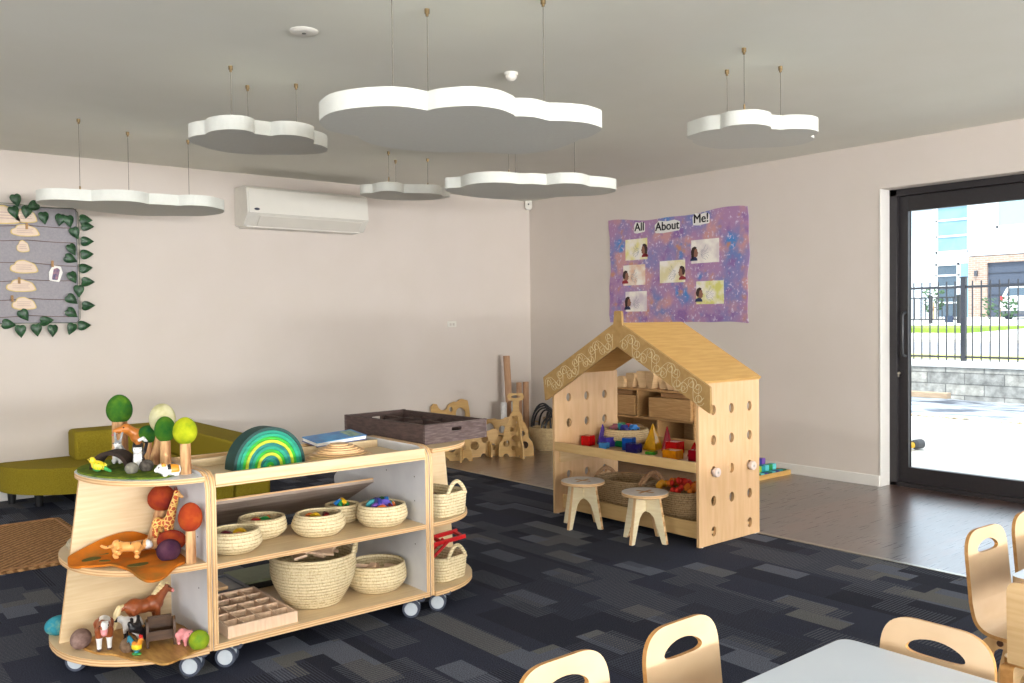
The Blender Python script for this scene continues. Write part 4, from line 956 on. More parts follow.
st2 = dup(st1, (-2.338, -3.655, 0), R(8), 'low round birch stool nearer the right panel of the play house')

# cabinet against the right wall, seen through the house
cb_ = thing('low_cabinet', 'low oak cabinet with drawers behind the play house against the wall', 'cabinet', (-.19, -1.9, 0))
cx0, cx1, cy0, cy1 = -.36, -.018, -2.40, -1.42
fr_ = MB(); fr_.box((cx0, cy0, .590), (cx1, cy1, .606)); fr_.box((cx0, cy0, .355), (cx1, cy1, .372)); fr_.box((cx0, cy0, .06), (cx1, cy1, .10))
fr_.box((cx0, cy0, 0), (cx1, cy0 + .016, .59)); fr_.box((cx0, cy1 - .016, 0), (cx1, cy1, .59)); fr_.box((cx1 - .01, cy0, .1), (cx1, cy1, .59))
for y in (-1.785, ): fr_.box((cx0, y - .016, .372), (cx1, y, .59))
fr_.box((cx0, -2.02, .10), (cx1, -2.004, .355))
obj('carcass', fr_, OAK, cb_, bevel=.001)
for a, b_ in ((-1.77, -1.45), (-2.385, -1.946)):
    d = MB(); d.box((cx0 - .03 if a < -2 else cx0 - .006, a, .378), (cx1 - .03, b_, .545)); dd = obj('drawer', d, OAK, cb_, bevel=.002)
for a, b_ in ((-1.70, -1.50), (-2.385, -2.02)):
    bx2 = MB().box((cx0 + .04, a, .546), (cx1 - .03, b_, .580)); solo('wooden_lid_box', bx2, DARKOAK, 'shallow oak box on top of the %s cabinet drawer' % ('left' if a > -2 else 'right'), 'box', (-.2, (a + b_) / 2, .546), bevel=.002)
for i in range(9):
    solo('wooden_block', MB().box((-.33, -2.37 + .04 * i, .101), (-.29 + .01 * (i % 3), -2.335 + .04 * i, .20 + .01 * (i % 2))), BEECH, 'pale upright wooden block in the lower right cabinet bay', 'toy block', (-.31, -2.35 + .04 * i, .101), 'blocks in the lower right cabinet bay', bevel=.002)
for q, (yc, lab) in enumerate(((-1.72, 'left'), (-1.90, 'right'))):
    ar = thing('wooden_arches', 'nested wooden arches in the lower left cabinet bay, %s set' % lab, 'toy', (-.30, yc, .101))
    for i in range(4):
        r0 = .14 - .03 * i if q == 0 else .09 - .02 * i; r1 = r0 - (.022 if q == 0 else .015)
        n = 24; obj('arch', MB().sheet([(r0 * cos(pi * k / n), r0 * 1.4 * sin(pi * k / n)) for k in range(n + 1)] + [(r1 * cos(pi * k / n), r1 * 1.4 * sin(pi * k / n)) for k in range(n, -1, -1)], [], .07, FR((-.30, yc, .101), (0, 1, 0), (0, 0, 1))), BEECH if i % 2 == 0 else DARKOAK, ar)
LIGHTW = mat('raw_pale_timber', (216, 182, 138), .6, (204, 168, 122), 8, (1, 1, 8))
fan = [(-.028, 0), (.028, 0), (.062, .10), (.05, .122), (-.05, .122), (-.062, .10)]
for i, (y, s, rz) in enumerate([(-1.66, 1.0, 40), (-1.77, 1.15, 110), (-1.89, 1.15, 60), (-2.0, 1.1, 100), (-2.09, .8, 150)]):
    mb = MB().sheet(rpoly([(a * s, b_ * s) for a, b_ in fan], .008), [], .06 * s, FR((0, 0, 0), (1, 0, 0), (0, 0, 1))); 
    solo('wooden_tree_block', mb, LIGHTW, 'flared pale wooden tree block on top of the oak cabinet', 'toy block', (-.27 + .03 * (i % 2), y, .607), 'flared blocks on the cabinet', R([80, 100, 72, 95, 108][i]), world=False, bevel=.003)
for y, r, lab in ((-1.56, .05, 'left of the flared blocks'), (-2.22, .062, 'right of the flared blocks')):
    n = 18; mb = MB().sheet([(r, 0)] + [(r * cos(pi * k / n), .045 + r * sin(pi * k / n)) for k in range(n + 1)] + [(-r, 0)], [], .05, FR((0, 0, 0), (0, 1, 0), (0, 0, 1)))
    solo('arched_block', mb, LIGHTW, 'rounded pale wooden arch block on the oak cabinet, ' + lab, 'toy block', (-.30, y, .607), world=False, bevel=.002)
db = MB().box((-.30, -2.42, .607), (-.24, -2.28, .67))
dt = thing('dotted_block', 'pale wooden block with drilled dots at the right end of the cabinet', 'toy block', (-.27, -2.34, .607))
obj('block', MB().box((-.31, -2.39, .607), (-.24, -2.29, .668)), LIGHTW, dt, bevel=.003)
for i in range(4):
    for j in range(2): obj('drilled_dot', MB().cyl((-.310, -2.38 + .027 * i, .625 + .026 * j), (-.3115, -2.38 + .027 * i, .625 + .026 * j), .006, None, 10), BLACKPL, dt)

# stepped tray of coloured blocks by the wall
bt = thing('block_tray', 'shallow wooden tray of stepped rainbow blocks on the dark vinyl by wall', 'tray', (-.22, -2.82, 0))
obj('tray_frame', MB().box((-.46, -3.045, 0), (-.03, -3.035, .035)).box((-.46, -2.55, 0), (-.03, -2.54, .035)).box((-.47, -3.045, 0), (-.46, -2.54, .035)).box((-.03, -3.045, 0), (-.02, -2.54, .035)), ROOFPLY, bt, bevel=.001)
obj('tray_bottom', MB().box((-.46, -3.035, 0), (-.03, -2.55, .008)), ROOFPLY, bt)
rows = [['dkgreen', 'aqua', 'navy', 'dkgreen', 'aqua', 'navy', 'teal', 'dkgreen'], ['aqua', 'teal', 'lime', 'teal', 'aqua', 'green', 'aqua'], ['red', 'violet', 'pink', 'navy', 'purple'], ['maroon', 'orange', 'maroon', 'orange']]
for j, row in enumerate(rows):
    xm = (-.052, -.115, -.185, -.255)[j]; k = len(row)
    for i, c in enumerate(row):
        x = xm - .047 * (k - 1 - i) - .045; h = .034 + .043 * j
        solo('colour_block', MB().box((0, 0, 0), (.044, .044, h)), PM[c], '%s block in %s step of the rainbow block tray' % ({'dkgreen': 'dark green', 'navy': 'navy blue', 'aqua': 'pale aqua'}.get(c, c), ['the lowest', 'the second', 'the third', 'the top'][j]), 'toy block', (x, -3.030 + .048 * j, .009), 'stepped blocks: %s on step %s' % (c, 'abcd'[j]), world=False, bevel=.002)

# ------------------------------------------------------------------ sofa along the back wall
sf = thing('sofa', 'low olive green modular sofa with rounded end along the back wall', 'sofa', (-4.1, -.5, 0))
def pill(pts, z0, z1, name, bev=.022):
    return obj(name, MB().sheet(pts, [], z1 - z0, Matrix.Translation((0, 0, (z0 + z1) / 2))), OLIVE, sf, bevel=bev)
qr = [(-4.33, -.03)] + [(-4.80, -.03)] + [(-4.33 - .50 * cos(a), -.12 - .50 * sin(a)) for a in [pi / 2 * k / 14 for k in range(15)]]
pill(qr, .095, .268, 'rounded_seat')
pill([(-4.325, -.03), (-4.325, -.62), (-3.76, -.62), (-3.76, -.03)], .095, .268, 'seat')
pill([(-4.325, -.66), (-4.325, -1.52), (-3.75, -1.52), (-3.75, -.66)], .095, .268, 'seat')
pill([(-4.372, -.03), (-4.385, -.28), (-3.755, -.28), (-3.755, -.03)], .262, .462, 'back_cushion')
pill([(-3.75, -.03), (-3.75, -1.52), (-3.515, -1.52), (-3.515, -.03)], .095, .455, 'back_cushion')
obj('corner_seam', MB().tube([(-3.752, -.285, .27), (-3.752, -.285, .455)], .004, 6), mat('olive_seam', (84, 76, 20), .9), sf)
for x, y in ((-4.75, -.14), (-4.63, -.36), (-4.42, -.50), (-3.57, -1.28), (-3.57, -.2), (-4.25, -1.4), (-4.25, -.74)):
    obj('leg', MB().cyl((x, y, 0), (x, y, .096), .022, .030, 16), BLACKPL, sf)

# woven rug
def rug_mat():
    m, nt, b = _new('seagrass_rug'); b.inputs['Roughness'].default_value = .9; b.inputs['Specular IOR Level'].default_value = .15
    wv = nt.nodes.new('ShaderNodeTexWave'); wv.bands_direction = 'DIAGONAL'; wv.inputs['Scale'].default_value = 13.0; wv.inputs['Distortion'].default_value = 2.0; wv.inputs['Detail Scale'].default_value = 6
    nt.links.new(_obj(nt, (1, -1, 1)), wv.inputs['Vector'])
    n = _noise(nt, _obj(nt), 60, 3)
    r = _ramp(nt, wv.outputs['Fac'], [(.2, lin((138, 98, 62))), (.6, lin((186, 142, 96)))]); r2_ = _ramp(nt, n.outputs['Fac'], [(.3, (.65,) * 3), (.7, (1.2,) * 3)])
    x = nt.nodes.new('ShaderNodeMix'); x.data_type = 'RGBA'; x.blend_type = 'MULTIPLY'; x.inputs[0].default_value = 1
    nt.links.new(r.outputs['Color'], x.inputs[6]); nt.links.new(r2_.outputs['Color'], x.inputs[7]); nt.links.new(x.outputs[2], b.inputs['Base Color'])
    _bump(nt, b, wv.outputs['Fac'], .8, .01); return m
rg = thing('woven_rug', 'tan woven seagrass rug on the dark carpet before the olive sofa', 'rug', (-5.3, -1.45, 0))
rp2 = rpoly([(-6.3, -.88), (-6.3, -2.03), (-4.62, -2.03), (-4.62, -.88)], .03)
RUGM = rug_mat()
obj('rug_field', MB().sheet(rp2, [], .012, Matrix.Translation((0, 0, .0065))), RUGM, rg, bevel=.003)
bd = [(x, y, .013) for x, y in rpoly([(-6.27, -.91), (-6.27, -2.0), (-4.65, -2.0), (-4.65, -.91)], .03)]
obj('bound_edge', MB().tube(bd, .008, 6, 0, True), mat('rug_binding', (160, 116, 74), .9, (136, 96, 60), 80), rg)

# ------------------------------------------------------------------ hanging acoustic clouds
WIRE = mat('steel_wire', (120, 112, 98), .5, metal=.6)
FELT = mat('white_acoustic_felt', (220, 221, 213), .85, (218, 218, 210), 60, bump=.08, bs=400, spec=.2)
CW = {'big': ('large white cloud-shaped ceiling panel nearest the camera', [(-3.966, -4.028), (-3.683, -4.38), (-4.202, -4.153)]),
      'ul': ('white cloud-shaped panel hanging left of the large cloud panel', [(-4.267, -2.844), (-4.068, -2.565), (-3.887, -2.737)]),
      'lf': ('long white cloud-shaped panel hanging over the grey noticeboard', [(-4.552, -1.28), (-4.222, -1.079), (-3.839, -1.055)]),
      'sm': ('small white cloud-shaped panel beside the air conditioner', [(-2.578, -1.481), (-2.361, -1.226), (-2.203, -1.416)]),
      'mid': ('white cloud-shaped panel hanging before the room corner', [(-2.52, -2.75), (-2.22, -2.45), (-2.08, -2.86)]),
      'right': ('white cloud-shaped panel hanging nearest the glass door', [(-2.574, -4.475), (-2.347, -4.213), (-2.19, -4.406)])}
for k, (zu, pts) in CLOUDS.items():
    cx = sum(p[0] for p in pts) / len(pts); cy = sum(p[1] for p in pts) / len(pts)
    t = thing('acoustic_cloud', CW[k][0], 'ceiling panel', (cx, cy, zu), 0, 'cloud-shaped acoustic panels')
    obj('panel', MB().sheet(spline(pts, 5), [], .064, Matrix.Translation((0, 0, zu + .032))), FELT, t, bevel=.003, ang=50)
    for x, y in CW[k][1]:
        wb_ = MB(); wb_.cyl((x, y, zu + .06), (x, y, 2.39), .0016, None, 6)
        wo = obj('wire', wb_, WIRE, t)
        obj('ceiling_anchor', MB().cyl((x, y, 2.4), (x, y, 2.382), .010, None, 12).cyl((x, y, 2.382), (x, y, 2.372), .006, None, 10), BRASS, wo)
        obj('cable_gripper', MB().cyl((x, y, zu + .064), (x, y, zu + .10), .005, None, 10), BRASS, wo)

# ceiling fittings
dl = thing('sprinkler_cover', 'round flat white fitting in the ceiling left of the large cloud', 'ceiling fitting', (-4.222, -3.507, 2.4))
obj('cover_plate', MB().lathe((-4.222, -3.507, 2.4), [(.001, -.010), (.03, -.010), (.05, -.008), (.058, -.002), (.058, .001), (.001, .001)], 36), WHITEPL, dl)
obj('dark_centre', MB().cyl((-4.222, -3.507, 2.3905), (-4.222, -3.507, 2.3885), .009, None, 14), mat('grey_hole', (96, 92, 84), .6), dl)
sd = thing('motion_sensor', 'small domed white sensor on the ceiling behind the large cloud', 'sensor', (-3.149, -3.542, 2.4))
obj('sensor_base', MB().cyl((-3.149, -3.542, 2.4), (-3.149, -3.542, 2.388), .034, None, 28), WHITEPL, sd)
obj('sensor_dome', MB().ell((-3.149, -3.542, 2.386), (.029, .029, .026), None, 20, 12), WHITEPL, sd)
cs_ = thing('corner_sensor', 'small white alarm sensor high in the room corner', 'sensor', (-.03, -.03, 2.38))
Mc = FR((-.05, -.05, 2.365), (.707, -.707, 0), (0, 0, 1))
obj('housing', MB().sheet(rpoly([(-.034, -.055), (-.034, .05), (.034, .05), (.034, -.055)], [.03, .006, .006, .03]), [], .03, Mc), WHITEPL, cs_, bevel=.004)
obj('lens', MB().cyl(Mc @ Vector((0, .0, .014)), Mc @ Vector((0, .0, .018)), .008, None, 12), BLACKPL, cs_)
sw = thing('wall_switch', 'small white double switch plate on the back wall', 'switch', (-.994, 0, 1.164))
obj('plate', MB().box((-1.046, -.008, 1.136), (-.942, 0, 1.192)), WHITEPL, sw, bevel=.003)
for x in (-1.012, -.976): obj('rocker', MB().box((x - .010, -.012, 1.148), (x + .010, -.008, 1.172)), mat('switch_rocker', (206, 196, 186), .4), sw, bevel=.001)

# air conditioner
ac = thing('air_conditioner', 'white wall-mounted air conditioner high on the back wall', 'air conditioner', (-2.5, -.12, 1.96))
ax0, ax1 = -3.105, -2.03
pf = rpoly([(0, 1.975), (0, 2.275), (-.20, 2.275), (-.235, 2.255), (-.255, 2.06), (-.16, 1.965)], [.004, .01, .03, .03, .03, .03])
obj('body', MB().sheet(pf, [], ax1 - ax0, FR(((ax0 + ax1) / 2, 0, 0), (0, 1, 0), (0, 0, 1))), WHITEPL, ac, ang=25)
ACF = mat('glossy_white_plastic', (230, 226, 216), .12, (228, 224, 214), 10, spec=.6)
fp = MB(); fp.add([(ax0 + .012, -.243, 2.252), (ax1 - .004, -.243, 2.252), (ax1 - .004, -.262, 2.058), (ax0 + .012, -.262, 2.058), (ax0 + .012, -.232, 2.252), (ax1 - .004, -.232, 2.252), (ax1 - .004, -.25, 2.058), (ax0 + .012, -.25, 2.058)], [(3, 2, 1, 0), (4, 5, 6, 7), (0, 1, 5, 4), (1, 2, 6, 5), (2, 3, 7, 6), (3, 0, 4, 7)])
obj('front_panel', fp, ACF, ac, bevel=.004)
Mf = FR(((ax0 + ax1) / 2 + .02, -.214, 2.008), (1, 0, 0), (0, -.70, .71))
obj('air_flap', MB().box((-.455, -.052, .004), (.455, .052, .010), 0, Mf), mat('flap_white', (222, 217, 206), .35, (220, 215, 204), 3), ac, bevel=.002)
obj('back_plate', MB().box((ax0 + .03, -.16, 1.957), (ax1 - .03, 0, 1.972)), WHITEPL, ac)
lg = MB(); Ml = FR((ax0 + .075, -.2595, 2.09), (1, 0, 0), (0, .1, 1)); lg.add([Ml @ Vector((.022 * cos(a), .0095 * sin(a), z_)) for z_ in (0, .004) for a in [2 * pi * k / 24 for k in range(24)]], [list(range(24))[::-1], list(range(24, 48))] + [(k, (k + 1) % 24, 24 + (k + 1) % 24, 24 + k) for k in range(24)])
obj('maker_badge', lg, mat('dark_badge', (58, 60, 78), .4), ac)

# ------------------------------------------------------------------ painted poster on the right wall
def paint_mat():
    m, nt, b = _new('sponged_paint'); b.inputs['Roughness'].default_value = .6
    def mix(f, a, c):
        x = nt.nodes.new('ShaderNodeMix'); x.data_type = 'RGBA'; nt.links.new(f, x.inputs[0])
        for s, q in ((x.inputs[6], a), (x.inputs[7], c)):
            if hasattr(q, 'links'): nt.links.new(q, s)
            else: s.default_value = (*q, 1)
        return x.outputs[2]
    bw = ((0, 0, 0), (1, 1, 1))
    def msk(sc, lo, hi, off): 
        t = nt.nodes.new('ShaderNodeTexCoord'); mp = nt.nodes.new('ShaderNodeMapping'); mp.inputs['Location'].default_value = off; nt.links.new(t.outputs['Object'], mp.inputs['Vector'])
        n = _noise(nt, mp.outputs['Vector'], sc, 6); return _ramp(nt, n.outputs['Fac'], [(lo, bw[0]), (hi, bw[1])]).outputs['Color']
    c = mix(msk(3.2, .46, .66, (1, 2, 3)), lin((172, 132, 170)), lin((112, 130, 186)))
    c = mix(msk(4.5, .5, .62, (5, 1, 7)), c, lin((198, 148, 150)))
    c = mix(msk(4.5, .58, .68, (3, 9, 2)), c, lin((70, 134, 200)))
    c = mix(msk(6, .56, .66, (8, 4, 1)), c, lin((140, 102, 162)))
    c = mix(msk(9, .58, .70, (2, 2, 9)), c, lin((196, 140, 110)))
    c = mix(msk(40, .58, .70, (4, 7, 5)), c, lin((214, 200, 220)))
    nt.links.new(c, b.inputs['Base Color']); return m
ps = thing('painted_poster', 'purple and blue sponge-painted poster headed All About Me! on the right wall', 'poster', (0, -1.9, 1.62))
def PY(u, v): return (-1.143 + (-2.660 + 1.143) * u, 1.158 + v)        # u along the wall to the right, v up
edge = []
rnd = random.Random(2)
hL, hR = .945, .918
for i in range(25): u = i / 24; edge.append(PY(u, .006 * sin(9 * u + 1) + .004 * sin(23 * u)))
for i in range(1, 13): v = i / 12; edge.append((-2.660 + .010 * sin(7 * v) + .006 * sin(19 * v), 1.158 + hR * v))
for i in range(23, 0, -1): u = i / 24; edge.append(PY(u, hL + (hR - hL) * u + .022 * sin(5.2 * u + 2.6) - .008 + .006 * sin(17 * u)))
for i in range(12, 0, -1): v = i / 12; edge.append((-1.143 + .010 * sin(8 * v) + .006 * sin(21 * v), 1.158 + hL * v))
obj('painted_sheet', MB().sheet(edge, [], .006, FR((-.006, 0, 0), (0, 1, 0), (0, 0, 1))), paint_mat(), ps)
INK = mat('black_marker', (24, 20, 26), .6)
def on_wall(px_y, px_z, lay=.011): return FR((-lay, px_y, px_z), (0, -1, 0), (0, 0, 1))
for wd, y, zz, s, wid, hgt in (('All', -1.515, 2.008, .105, .125, .095), ('About', -1.835, 1.99, .105, .27, .10), ('Me!', -2.20, 2.02, .105, .17, .095)):
    pp = [(-wid / 2, -hgt / 2), (-wid * .2, -hgt * .56), (wid / 2, -hgt * .45), (wid * .52, hgt * .3), (wid * .3, hgt / 2), (0, hgt * .42), (-wid * .35, hgt * .55), (-wid * .53, hgt * .2)]
    so_ = obj('word_cutout', MB().sheet(rpoly(pp, .012), [], .002, on_wall(y, zz, .0105)), WHITE, ps)
    tx = text(wd, s, on_wall(y, zz, .0125), .0005); bo = obj('lettering', tx, INK, so_)
SH = [('yellow', -1.474, 1.815, .262, .187, 1, (232, 222, 150)), ('pink', -1.445, 1.587, .265, .182, -1, (226, 190, 160)), ('lilac', -1.467, 1.350, .255, .18, -1, (214, 200, 206)),
      ('pale yellow', -1.888, 1.597, .28, .19, 1, (226, 216, 168)), ('white', -2.238, 1.75, .285, .195, -1, (220, 208, 206)), ('lime', -2.285, 1.406, .28, .19, -1, (218, 214, 120))]
SKIN = mat('brown_skin_tone', (150, 104, 84), .7); HAIR = mat('dark_hair_print', (58, 38, 34), .7); SHIRTS = [mat('print_red', (150, 40, 50), .7), mat('print_navy', (46, 56, 96), .7)]
for i, (nm, y, zz, wd, hg, sd_, c) in enumerate(SH):
    s_ = obj('drawing_sheet', MB().box((-wd / 2, -hg / 2, -.001), (wd / 2, hg / 2, .001), 0, on_wall(y, zz, .0105)), mat('wash_' + nm.replace(' ', '_'), c, .7, tuple(min(255, v * 1.06) for v in (230, 224, 214)), 9, lo=.4, hi=.6), ps)
    s_['label'] = nm + ' watercolour sheet'
    bx_ = sd_ * wd * .36; by_ = -hg * .15
    k = -sd_        # the face looks towards the middle of its sheet
    Mw = on_wall(y, zz, .0128)
    head = [(-.028, -.02), (-.03, .03), (-.015, .058), (.012, .058), (.024, .038), (.026, .02), (.036, .006), (.027, -.002), (.030, -.012), (.022, -.026), (.006, -.03)]
    pr = obj('profile_photo', MB().sheet([(bx_ + k * a, by_ + b_ * .9 + .01) for a, b_ in head], [], .001, Mw), SKIN, s_)
    hair = [(-.034, -.05 if i % 2 == 0 else -.01), (-.042, .02), (-.03, .058), (-.004, .07), (.018, .062), (.012, .046), (-.004, .04), (-.010, .01), (-.012, -.05 if i % 2 == 0 else -.012)]
    obj('hair', MB().sheet([(bx_ + k * a, by_ + b_ * .9 + .01) for a, b_ in hair], [], .0012, on_wall(y, zz, .0134)), HAIR, pr)
    sh_ = [(-.05, -.062), (-.046, -.04), (-.02, -.026), (.008, -.028), (.024, -.045), (.026, -.062)]
    obj('shirt', MB().sheet([(bx_ + k * a, by_ + b_ * .9 + .01) for a, b_ in sh_], [], .0012, on_wall(y, zz, .0134)), SHIRTS[0 if i in (0, 1, 3) else 1], pr)
    ln = MB()
    for q in range(6):
        a = R(-50 + 20 * q); p0 = Vector((bx_ + k * .05, by_ + .01, 0)); L = wd * .34
        ln.tube([Mw @ (p0 + Vector((k * L * t * cos(a), L * .8 * t * sin(a) + .01 * sin(9 * t + q), 0))) for t in [.2, .4, .6, .8, 1.0]], .0011, 4)
    obj('drawn_lines', ln, mat('pencil_line', (150, 150, 160), .8), s_)

# ------------------------------------------------------------------ grey noticeboard with cloud cards and leaf garland
nb = thing('notice_board', 'grey felt noticeboard on the back wall behind the leaf garland', 'notice board', (-5.0, -.012, 1.62))
NX0, NX1, NZ0, NZ1 = -6.0, -4.282, 1.219, 2.022
obj('felt_face', MB().box((NX0, -.020, NZ0), (NX1, -.001, NZ1)), mat('grey_felt', (160, 156, 160), .9, (152, 148, 153), 80), nb)
nbf = MB(); nbf.box((NX1 - .001, -.024, NZ0), (NX1 + .004, -.001, NZ1)); nbf.box((NX0, -.024, NZ1 - .001), (NX1 + .004, -.001, NZ1 + .004)); nbf.box((NX0, -.024, NZ0 - .004), (NX1 + .004, -.001, NZ0 + .001))
obj('edge_trim', nbf, mat('dark_grey_trim', (112, 112, 114), .5), nb)
SZS = [(1.873, 1.907), (1.778, 1.800), (1.656, 1.622), (1.492, 1.536), (1.369, 1.400), (1.262, 1.275)]
TWINE = mat('brown_twine', (112, 82, 74), .8)
for i, (za, zb) in enumerate(SZS):
    p = [(-5.6 + (1.31) * t, -.030, za - (zb - za) * .2 + (zb - za) * t * 1.0 - .012 * sin(pi * ((t * 2.6) % 1)) ) for t in [k / 30 for k in range(31)]]
    solo('twine', MB().tube(p, .0022, 5), TWINE, 'brown twine across the noticeboard, %s of six' % ['topmost', 'second from top', 'third from top', 'fourth from top', 'fifth from top', 'lowest'][i], 'twine', (-5.0, -.03, za), 'twines across the noticeboard')
def cloudcard(w_, h_):
    return spline([(-w_ / 2, -h_ * .30), (-w_ * .50, .02 * h_), (-w_ * .36, h_ * .16, 1), (-w_ * .26, h_ * .42), (0, h_ * .50), (w_ * .22, h_ * .36, 1), (w_ * .40, h_ * .22), (w_ * .5, -h_ * .08, 1), (w_ * .52, -h_ * .35), (w_ * .25, -h_ * .46), (-w_ * .2, -h_ * .48)], 5)
from_px = [(-4.735, 1.955, .20, .13, 'cream rounded card at the far left of the top twine'), (-4.605, 1.955, .135, .10, 'cream cloud card on the top row by the garland leaf'), (-4.61, 1.855, .17, .085, 'wide cream cloud card under the top twine'),
           (-4.625, 1.745, .075, .085, 'small squarish cream card on the noticeboard'), (-4.622, 1.605, .165, .095, 'cream cloud card in the middle of the noticeboard'), (-4.643, 1.475, .175, .09, 'cream cloud card under the fourth twine'), (-4.628, 1.352, .145, .09, 'lowest cream cloud card with a leaf over its corner')]
CARD = mat('cream_card', (226, 206, 186), .7, (222, 200, 178), 18); CEDGE = mat('yellow_card_edge', (222, 196, 128), .7); PINKINK = mat('faint_card_writing', (206, 178, 168), .8)
for i, (x, zz, w_, h_, lab) in enumerate(from_px):
    t = thing('cloud_card', lab, 'card', (x, -.034, zz), 0, 'cloud cards on the noticeboard')
    obj('card', MB().sheet(cloudcard(w_, h_), [], .0015, FR((0, 0, 0), (1, 0, 0), (0, 0, 1)), 0, 0), CEDGE, t, world=False)
    obj('card_face', MB().sheet(cloudcard(w_ * .90, h_ * .86), [], .0015, FR((0, -.0015, 0), (1, 0, 0), (0, 0, 1))), CARD, t, world=False)
    wl = MB()
    for q in range(3): wl.box((-w_ * .30, -.0028, h_ * (.10 - .15 * q)), (w_ * (.30 - .05 * (q % 2)), -.0024, h_ * (.15 - .15 * q)))
    obj('writing', wl, PINKINK, t, world=False)
pc = thing('photo_card', 'small cut-out photo card pegged to the third twine', 'card', (-4.425, -.034, 1.56))
M_ = FR((-4.425, -.034, 1.56), (.97, 0, -.24), (.24, 0, .97))
obj('card_back', MB().sheet(rpoly([(-.03, -.055), (-.045, .0), (-.03, .055), (.02, .06), (.042, .02), (.035, -.05)], .01), [], .0015, M_), WHITE, pc)
obj('photo_print', MB().sheet(rpoly([(-.015, -.045), (-.02, .03), (.0, .045), (.02, .035), (.022, -.04)], .008), [], .001, FR((-4.425, -.0355, 1.56), (.97, 0, -.24), (.24, 0, .97))), mat('photo_colours', (170, 120, 130), .5, (70, 70, 110), 40), pc)
for x, zz, lab in ((-4.60, 1.885, 'top'), (-4.445, 1.63, 'third'), (-4.655, 1.51, 'fourth'), (-4.70, 1.385, 'fifth')):
    solo('clothes_peg', MB().box((-.007, -.006, -.022), (-.001, .006, .022)).box((.001, -.006, -.022), (.007, .006, .022)).box((-.003, -.0065, -.003), (.003, .0065, .003)), OAK, 'tiny wooden clothes peg on the %s twine of the noticeboard' % lab, 'peg', (x, -.042, zz), 'pegs on the noticeboard twines', world=False)
gl_ = thing('leaf_garland', 'artificial green heart-leaf garland hung around the noticeboard', 'garland', (-4.5, -.04, 1.6))
VINE = mat('vine_stem', (70, 84, 56), .7)
obj('stem', MB().tube([(-5.5, -.036, 2.032), (-5.0, -.036, 2.028), (-4.7, -.036, 2.034), (-4.45, -.036, 2.020), (-4.30, -.036, 2.028), (-4.272, -.036, 2.0), (-4.268, -.036, 1.7), (-4.272, -.036, 1.4), (-4.274, -.036, 1.24), (-4.30, -.036, 1.214), (-4.6, -.036, 1.216), (-5.0, -.036, 1.21), (-5.5, -.036, 1.215)], .0022, 6), VINE, gl_)
LGR = mat('glossy_leaf', (40, 84, 46), .4, (20, 54, 30), 60, lo=.42, hi=.6)
heart = spline([(0, .045, 1), (.022, .05), (.040, .030), (.036, .0), (.018, -.030), (0, -.055, 1), (-.018, -.030), (-.036, .0), (-.040, .030), (-.022, .05)], 4)
LV = [(9, 205 - 180, .9, 0)] if False else []
leafpx = [(14, 200, 15), (30, 205, -60), (12, 212, 10), (24, 211, -10), (41, 216, 5), (57, 217, -5), (66, 218, 10), (83.5, 215, 80), (85, 222, 95), (72, 230, 20), (84.5, 238, 95), (69, 247, 20), (67, 257, 60), (84, 251.5, 95), (82.5, 266, 90), (69, 276, 30), (84.5, 280.5, 95), (74.5, 290, 0), (67, 299, 50), (84, 305.5, 95), (67, 313, 50), (79.5, 326, 85), (19, 315, 30), (41, 321, 90), (15, 331, 0), (31, 330, 5), (47, 331, -5), (66, 329.5, -15), (4, 324, 80)]
GX = lambda x, y: (-4.752 + x * .006315, 2.022 - (y - 205) * .00683)
rnd = random.Random(9)
for x, y, a in leafpx:
    gx, gz_ = GX(x, y); a = R(a + rnd.uniform(-8, 8))
    mb = MB(); hp = [(p[0] * .86, p[1] * .86) for p in heart]; k = len(hp)
    v = [(0, 0, .012)] + [(p[0], p[1], -.004 - .10 * abs(p[0]) ** 1.1) for p in hp]
    Ml = Matrix.Translation((gx, -.052 - .01 * rnd.random(), gz_)) @ FR((0, 0, 0), (1, 0, 0), (0, 0, 1)) @ Matrix.Rotation(a, 4, 'Z') @ Matrix.Rotation(rnd.uniform(-.3, .3), 4, 'Y')
    v += [(p[0], p[1], p[2] - .0015) for p in v]
    mb.add(v, [(0, 1 + i, 1 + (i + 1) % k) for i in range(k)] + [(k + 1, k + 2 + (i + 1) % k, k + 2 + i) for i in range(k)] + [(1 + i, k + 2 + i, k + 2 + (i + 1) % k, 1 + (i + 1) % k) for i in range(k)], 0, True, Ml)
    obj('leaf', mb, LGR, gl_)

# ------------------------------------------------------------------ corner: holed climbing panels, cardboard rolls, baskets
HOLEY = mat('holey_tan_ply', (206, 168, 108), .5, (194, 154, 94), 7, (1, 1, 9))
def holey(parent, name, o, ux, w_, h_, holes, bites, top=None, ex=None):
    """upright ply sheet with round holes and bitten edges; o = bottom centre, ux = direction of the base"""
    base = [(-w_ / 2, 0)]
    for bx_, br in bites:       # bites along the bottom edge
        base += [(bx_ + br * cos(a), br * 1.1 * sin(a)) for a in [pi - pi * k / 8 for k in range(9)]]
    base += [(w_ / 2, 0)]; base += top or [(w_ / 2, h_), (-w_ / 2, h_)]
    return obj(name, MB().sheet(base, [circ(x, z, r, 18) for x, z, r in holes], .015, FR(o, ux, (0, 0, 1))), HOLEY, parent, bevel=.001)
def bitten(p0, p1, n, depth):
    """edge from p0 to p1 with n round bites cut into it (to the left of travel)"""
    out = [p0]; d = Vector((p1[0] - p0[0], p1[1] - p0[1])); L = d.length; d /= L; nn = Vector((-d.y, d.x))
    for i in range(n):
        c = Vector(p0) + d * L * (i + .5) / n; r = L / n * .28
        out += [tuple(c + d * r * -cos(a) + nn * depth * sin(a)) for a in [pi * k / 8 for k in range(9)]]
    return out + [p1]
cl = thing('climbing_panels', 'tall crossed holey ply stand with a loop handle on the dark vinyl', 'toy', (-1.07, -.98, 0))
